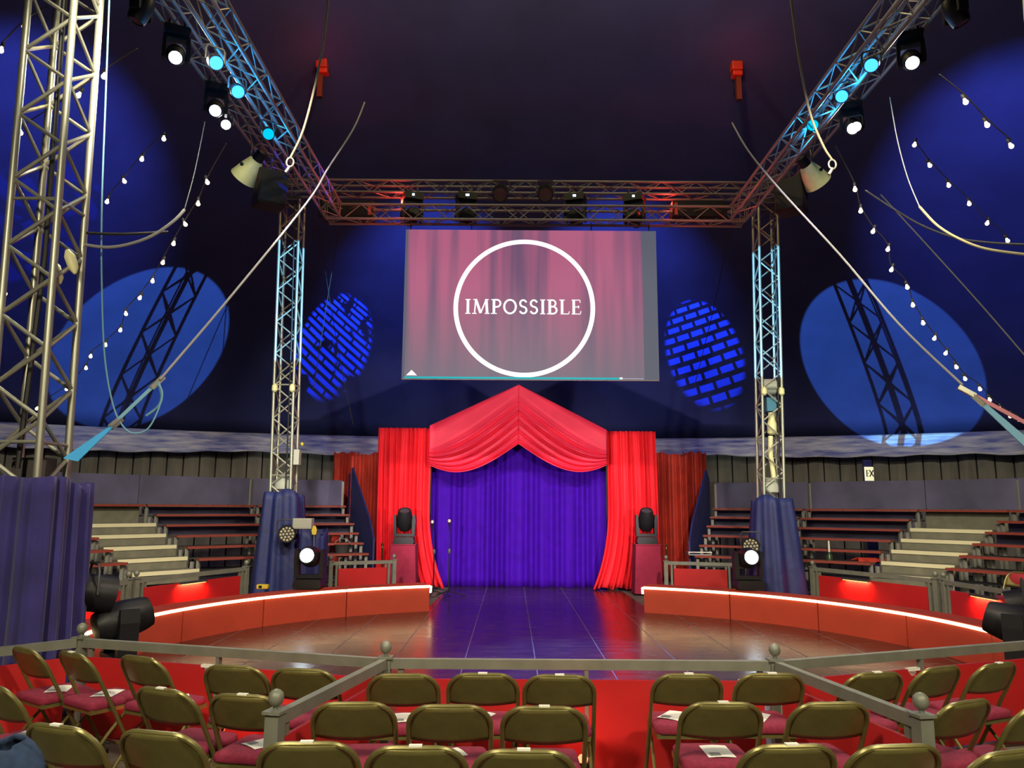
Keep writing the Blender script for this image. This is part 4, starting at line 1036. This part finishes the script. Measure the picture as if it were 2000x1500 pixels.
# ------------------------------------------------------------------ ropes, cables, straps
def rope(name, label, pts, d0, d1, r, m, cat='rope', group='rigging lines', extra=None):
    n = len(pts); P = [onY(u, v, lerp(d0, d1, i / max(1, n - 1))) for i, (u, v) in enumerate(pts)]
    t = thing(name, label, cat, P[-1], 0, group)
    mb = MB(); mb.tube(smooth_pts(P, 6), r, 7); part('line', mb, m, t, True)
    if extra == 'thimble':
        p = P[-1]; mb = MB(); mb.tube([p + Vector((.045 * math.sin(a), 0, -.06 + .06 * math.cos(a))) for a in [2 * math.pi * i / 12 for i in range(12)]], .011, 6, True); part('thimble', mb, M_ALU, t, True)
        mb = MB(); mb.tube([p + Vector((0, 0, -.11)), p + Vector((-.05, 0, -.19))], .018, 8); part('shackle', mb, M_ALU, t, True)
    return t, P
rope('hanging_rope', 'cream rope from above ending in a thimble by the left inner truss', [(642, -15), (632, 80), (612, 180), (590, 260), (567, 308)], 8.6, 9.0, .014, M_ROPE, extra='thimble')
rope('hanging_rope', 'cream rope from above ending in a thimble by the right inner truss', [(1543, -15), (1560, 110), (1582, 220), (1608, 285), (1625, 312)], 8.6, 8.8, .014, M_ROPE, extra='thimble')
rope('guy_line', 'grey guy line running from the rig to the left front mast', [(712, 200), (690, 252), (640, 330), (600, 395), (450, 580), (312, 742)], 11.5, 7.4, .013, M_GREYROPE)
rope('guy_line', 'grey guy line running from the rig down to the right edge', [(1430, 240), (1462, 295), (1525, 372), (1640, 497), (1755, 632), (1880, 752)], 11.5, 7.6, .013, M_GREYROPE)
def strap(label, a, b, da, db, w, m, name='ratchet_strap', w2=None):
    A, B = onY(*a, da), onY(*b, db); t = thing(name, label, 'strap', B, 0, 'guy straps')
    d = (B - A).normalized(); up = Vector((0, 0, 1)); sx = d.cross(Vector((0, 1, 0))).normalized(); w2 = w2 or w; y = Vector((0, .006, 0))
    mb = MB(); vs = [A + sx * w / 2, A - sx * w / 2, B - sx * w2 / 2, B + sx * w2 / 2]
    mb.add([v + y for v in vs] + [v - y for v in vs], [(0, 1, 2, 3), (7, 6, 5, 4), (0, 4, 5, 1), (1, 5, 6, 2), (2, 6, 7, 3), (3, 7, 4, 0)]); part('webbing', mb, m, t, True)
    mb = MB(); mb.bar(A - d * .12, A + d * .05, .05, .045); part('ratchet', mb, M_ALU, t, True)
    return t
strap('pale blue lashing between guy line and strap on the left', (302, 752), (222, 828), 7.4, 7.15, .035, M_BLUEROPE)
strap('bright blue ratchet strap tied to the left front mast', (222, 830), (138, 898), 7.12, 6.6, .03, M_STRAP, w2=.13)
strap('pale blue strap falling from the right guy line', (1915, 785), (2010, 870), 7.5, 7.2, .05, M_BLUEROPE, w2=.09)
strap('pink strap continuing the right guy line to the edge', (1895, 768), (2020, 835), 7.55, 7.4, .04, M_PINKSTRAP)
rope('safety_rope', 'thin pale rope looping down beside the left front mast', [(214, -15), (206, 200), (199, 400), (199, 560), (205, 700), (222, 795), (245, 838), (268, 846), (290, 836), (308, 803), (317, 768), (308, 748)], 7.0, 7.35, .008, M_BLUEROPE)
rope('safety_rope', 'short blue rope tail knotted at the left guy line', [(310, 748), (316, 775), (308, 795), (286, 812)], 7.35, 7.35, .013, M_BLUEROPE)
rope('air_hose', 'pale hose curving from the left front mast', [(165, 478), (210, 483), (255, 476), (300, 459), (340, 431), (360, 410)], 6.9, 7.4, .016, M_GREYROPE, 'hose')
rope('thin_line', 'thin dark line rising from the end of the left hose', [(360, 410), (378, 345), (392, 280), (400, 238)], 7.4, 9.0, .005, M_DGREY)
rope('air_hose', 'pale hose curving out at the right edge', [(1796, 404), (1830, 440), (1872, 466), (1925, 486), (2010, 498)], 8.0, 7.2, .014, M_ROPE, 'hose')
rope('thin_line', 'thin grey line falling to the end of the right hose', [(1738, 190), (1752, 270), (1772, 345), (1796, 404)], 9.2, 8.0, .006, M_GREYROPE)
rope('black_cable', 'black cable sagging across the right canopy', [(1690, 372), (1745, 408), (1800, 440), (1865, 464), (1935, 474), (2015, 478)], 9.5, 7.6, .012, M_CABLE, 'cable')
rope('black_cable', 'black webbing reaching from the left front mast toward the ring', [(170, 455), (240, 457), (328, 453)], 6.9, 7.5, .014, M_CABLE, 'cable')
rope('thin_line', 'thin black line crossing the left striped light patch', [(622, 440), (640, 560), (662, 690), (690, 830)], 14.6, 16.5, .008, M_CABLE)
rope('thin_line', 'thin black line leaning across the left striped light patch', [(668, 420), (650, 520), (634, 620), (612, 760)], 14.6, 15.5, .008, M_CABLE)
rope('thin_line', 'thin black line crossing the right brick light patch', [(1428, 440), (1405, 550), (1385, 640), (1355, 760)], 14.6, 16.5, .008, M_CABLE)
rope('thin_line', 'dotted grey chain slanting down at the right edge', [(1720, 380), (1830, 500), (1920, 600), (2015, 710)], 10.5, 9.5, .010, M_DGREY)

# ------------------------------------------------------------------ effect lights: canopy washes, gobos, red glow
# open circles thrown across the ring past the rear masts
for c, sh, mast, X, ang in ((canopy(278, 678), canopy(303, 672), (-4.3, 14.5), 5.05, 10.2), (canopy(1735, 712), canopy(1718, 700), (4.92, 14.5), -4.2, 10.7)):
    k = (X - mast[0]) / (mast[0] - sh.x); y0 = mast[1] + (mast[1] - sh.y) * k
    spot('tent_circle', (X, y0, 5.3), c, 34000, (.17, .55, .92), ang, .05, .02)
# broad washes high on both sides
spot('tent_wash', (-5.3, 8.4, 7.3), canopy(45, 330), 2500, (.2, .3, 1), 45, .75, .06)
spot('tent_wash', (6.0, 8.4, 7.3), canopy(1985, 380), 2500, (.2, .3, 1), 45, .75, .06)
for i in (1, 2):
    hc, tg = gob[i]; spot('screen_back_wash', hc + (tg - hc).normalized() * .3, tg, 1300, (.16, .3, 1), 56, .9, .05)
def gobo(o, kind):
    l = o.data; l.use_nodes = True; nt = l.node_tree; L = nt.links.new
    em = [n for n in nt.nodes if n.type == 'EMISSION'][0]
    tc = nd(nt, 'ShaderNodeTexCoord'); sp = nd(nt, 'ShaderNodeSeparateXYZ'); L(tc.outputs['Normal'], sp.inputs[0])
    dx = nd(nt, 'ShaderNodeMath', operation='DIVIDE'); L(sp.outputs['X'], dx.inputs[0]); L(sp.outputs['Z'], dx.inputs[1])
    dy = nd(nt, 'ShaderNodeMath', operation='DIVIDE'); L(sp.outputs['Y'], dy.inputs[0]); L(sp.outputs['Z'], dy.inputs[1])
    cb = nd(nt, 'ShaderNodeCombineXYZ'); L(dx.outputs[0], cb.inputs[0]); L(dy.outputs[0], cb.inputs[1])
    mp = nd(nt, 'ShaderNodeMapping'); L(cb.outputs[0], mp.inputs[0])
    br = nd(nt, 'ShaderNodeTexBrick'); L(mp.outputs[0], br.inputs['Vector'])
    br.inputs['Color1'].default_value = (1, 1, 1, 1); br.inputs['Color2'].default_value = (1, 1, 1, 1); br.inputs['Mortar'].default_value = (0, 0, 0, 1)
    br.inputs['Scale'].default_value = 1
    if kind == 'stripes':
        mp.inputs['Rotation'].default_value = (0, 0, R(27)); br.inputs['Brick Width'].default_value = .11; br.inputs['Row Height'].default_value = .0165; br.inputs['Mortar Size'].default_value = .0042
    else:
        mp.inputs['Rotation'].default_value = (0, 0, R(-12)); br.inputs['Brick Width'].default_value = .056; br.inputs['Row Height'].default_value = .025; br.inputs['Mortar Size'].default_value = .0065
    br.inputs['Mortar Smooth'].default_value = .3
    nz = nd(nt, 'ShaderNodeTexNoise'); nz.inputs['Scale'].default_value = 14; L(cb.outputs[0], nz.inputs['Vector'])
    gt = nd(nt, 'ShaderNodeMapRange'); gt.inputs[1].default_value = .40; gt.inputs[2].default_value = .44; L(nz.outputs['Fac'], gt.inputs[0])
    mu = nd(nt, 'ShaderNodeMath', operation='MULTIPLY'); L(br.outputs['Color'], mu.inputs[0])
    if kind == 'stripes': L(gt.outputs[0], mu.inputs[1])
    else: mu.inputs[1].default_value = 1
    L(mu.outputs[0], em.inputs['Strength'])
for i, kind in ((0, 'stripes'), (3, 'bricks')):
    hc, tg = gob[i]; o = spot('gobo_beam', hc + (tg - hc).normalized() * .3, tg, 23000, (.02, .10, 1), 16.0, .25, .0)
    gobo(o, kind)
p = canopy(20, 440); o = spot('gobo_beam', (3.8, 9.0, 6.8), p, 9000, (.01, .05, 1), 9, .2, .0); gobo(o, 'stripes')
# red glow of the truss warmers
for x, z in ((-2.6, 6.6), (3.5, 6.6)):
    point('truss_red_glow', (x, 12.9, z), 22, (1, .10, .05), .1)
for x in (-2.2, 3.0):
    point('truss_red_glow', (x, 14.05, ZI + .35), 16, (1, .05, .03), .05)
for u, v in ((630, 135), (1440, 140)): point('hoist_red_glow', onY(u, v + 6, 13.7), 10, (1, .08, .04), .04)
# unseen fill lights added under the crown to lift the dark canopy
for x in (-1.6, 2.6): point('canopy_fill', (x, 9.8, 11.3), 260, (1, .82, .34), .15)
# blue pool on the front of the stage
spot('stage_blue_pool', (1.0, 9.6, 7.0), (1.0, 9.3, 0), 9000, (.08, .28, 1), 33, .8, .1)

# warm spots added near the small white side lamps to brighten the cream floods
for (u, v, X, u2, v2, X2) in ((441, 243, -4.25, 487, 333, -4.35), (1672, 247, 5.05, 1588, 343, 5.1)):
    a, b = onX(u, v, X), onX(u2, v2, X2); a = a + (Vector((0, -.35, -.1))); spot('flood_fill_spot', a, b, 60, (1, .93, .5), 26, .6, .05)

# ------------------------------------------------------------------ odds and ends left on the bleachers
p = onY(668, 1088, 17.0); t = thing('bucket', 'dark bucket standing on the lowest left bench near the entrance', 'bucket', p)
mb = MB(); mb.lathe([(.13, 0), (.17, .26), (.18, .27), (.165, .27), (.125, .02)], 18); part('pail', mb, M_DGREY, t)
mb = MB(); mb.tube([(.17 * math.cos(R(a)), 0, .26 + .13 * math.sin(R(a))) for a in range(0, 181, 20)], .006); part('handle', mb, M_POST, t)
p = onY(1621, 1102, 15.6); t = thing('green_bottle', 'dark green bottle with pale neck on the right bleachers', 'bottle', p)
mb = MB(); mb.lathe([(.06, 0), (.065, .02), (.065, .16), (.03, .22), (.02, .24)], 14); part('bottle_body', mb, mat('bottle_green', (.03, .06, .03), .3), t)
mb = MB(); mb.lathe([(.02, .24), (.018, .44), (.008, .46)], 10); part('bottle_neck', mb, M_PAPER, t)
p = onY(1700, 1098, 15.3)
def rag(u, v): return (p.x + (u - .5) * .6 + .05 * math.sin(v * 4), p.y + (v - .5) * .25, p.z + .03 + .05 * math.sin(u * 7 + v * 3) ** 2 - .2 * max(0, .3 - v) )
mb = MB(); mb.grid(rag, 24, 10); tag(solid(part('crumpled_cloth', mb, M_DRED, None), .012), 'crumpled red cloth left on the lowest right bench', 'cloth')
p = onY(1365, 1084, 17.0); t = thing('plastic_tray', 'pale flat tray lying under the right bleachers near the entrance', 'tray', p)
mb = MB(); mb.prism([(-.24, 0), (.24, 0), (.26, .07), (.24, .07), (.225, .015), (-.225, .015), (-.24, .07), (-.26, .07)], -.12, .12); part('tray_body', mb, M_BOXGREY, t)
mb = MB(); mb.box((-.25, -.128, .055), (.25, -.12, .075)); part('rim', mb, M_PAPER, t)

for i, (u, v) in enumerate(((450, 1447), (1138, 1478))):
    p = onZ(u, v, .22); t = thing('floor_uplight', ['small glowing red lamp under the left box chairs', 'small glowing red lamp under the middle box chairs'][i], 'floor light', (p.x, p.y, 0), 0, 'red lamps under the seats')
    mb = MB(); mb.box((-.05, -.03, 0), (.05, .03, .19)); bevel(part('housing', mb, M_BLACK, t), .008)
    mb = MB(); mb.lathe([(.03, 0), (.035, .02), (.02, .04)], 12, Matrix.Translation((0, 0, .19))); part('lens', mb, glow('uplight_red', (1, .12, .05), 6), t)
    point('uplight_glow', (p.x, p.y + .02, .27), 2.5, (1, .08, .04), .03)
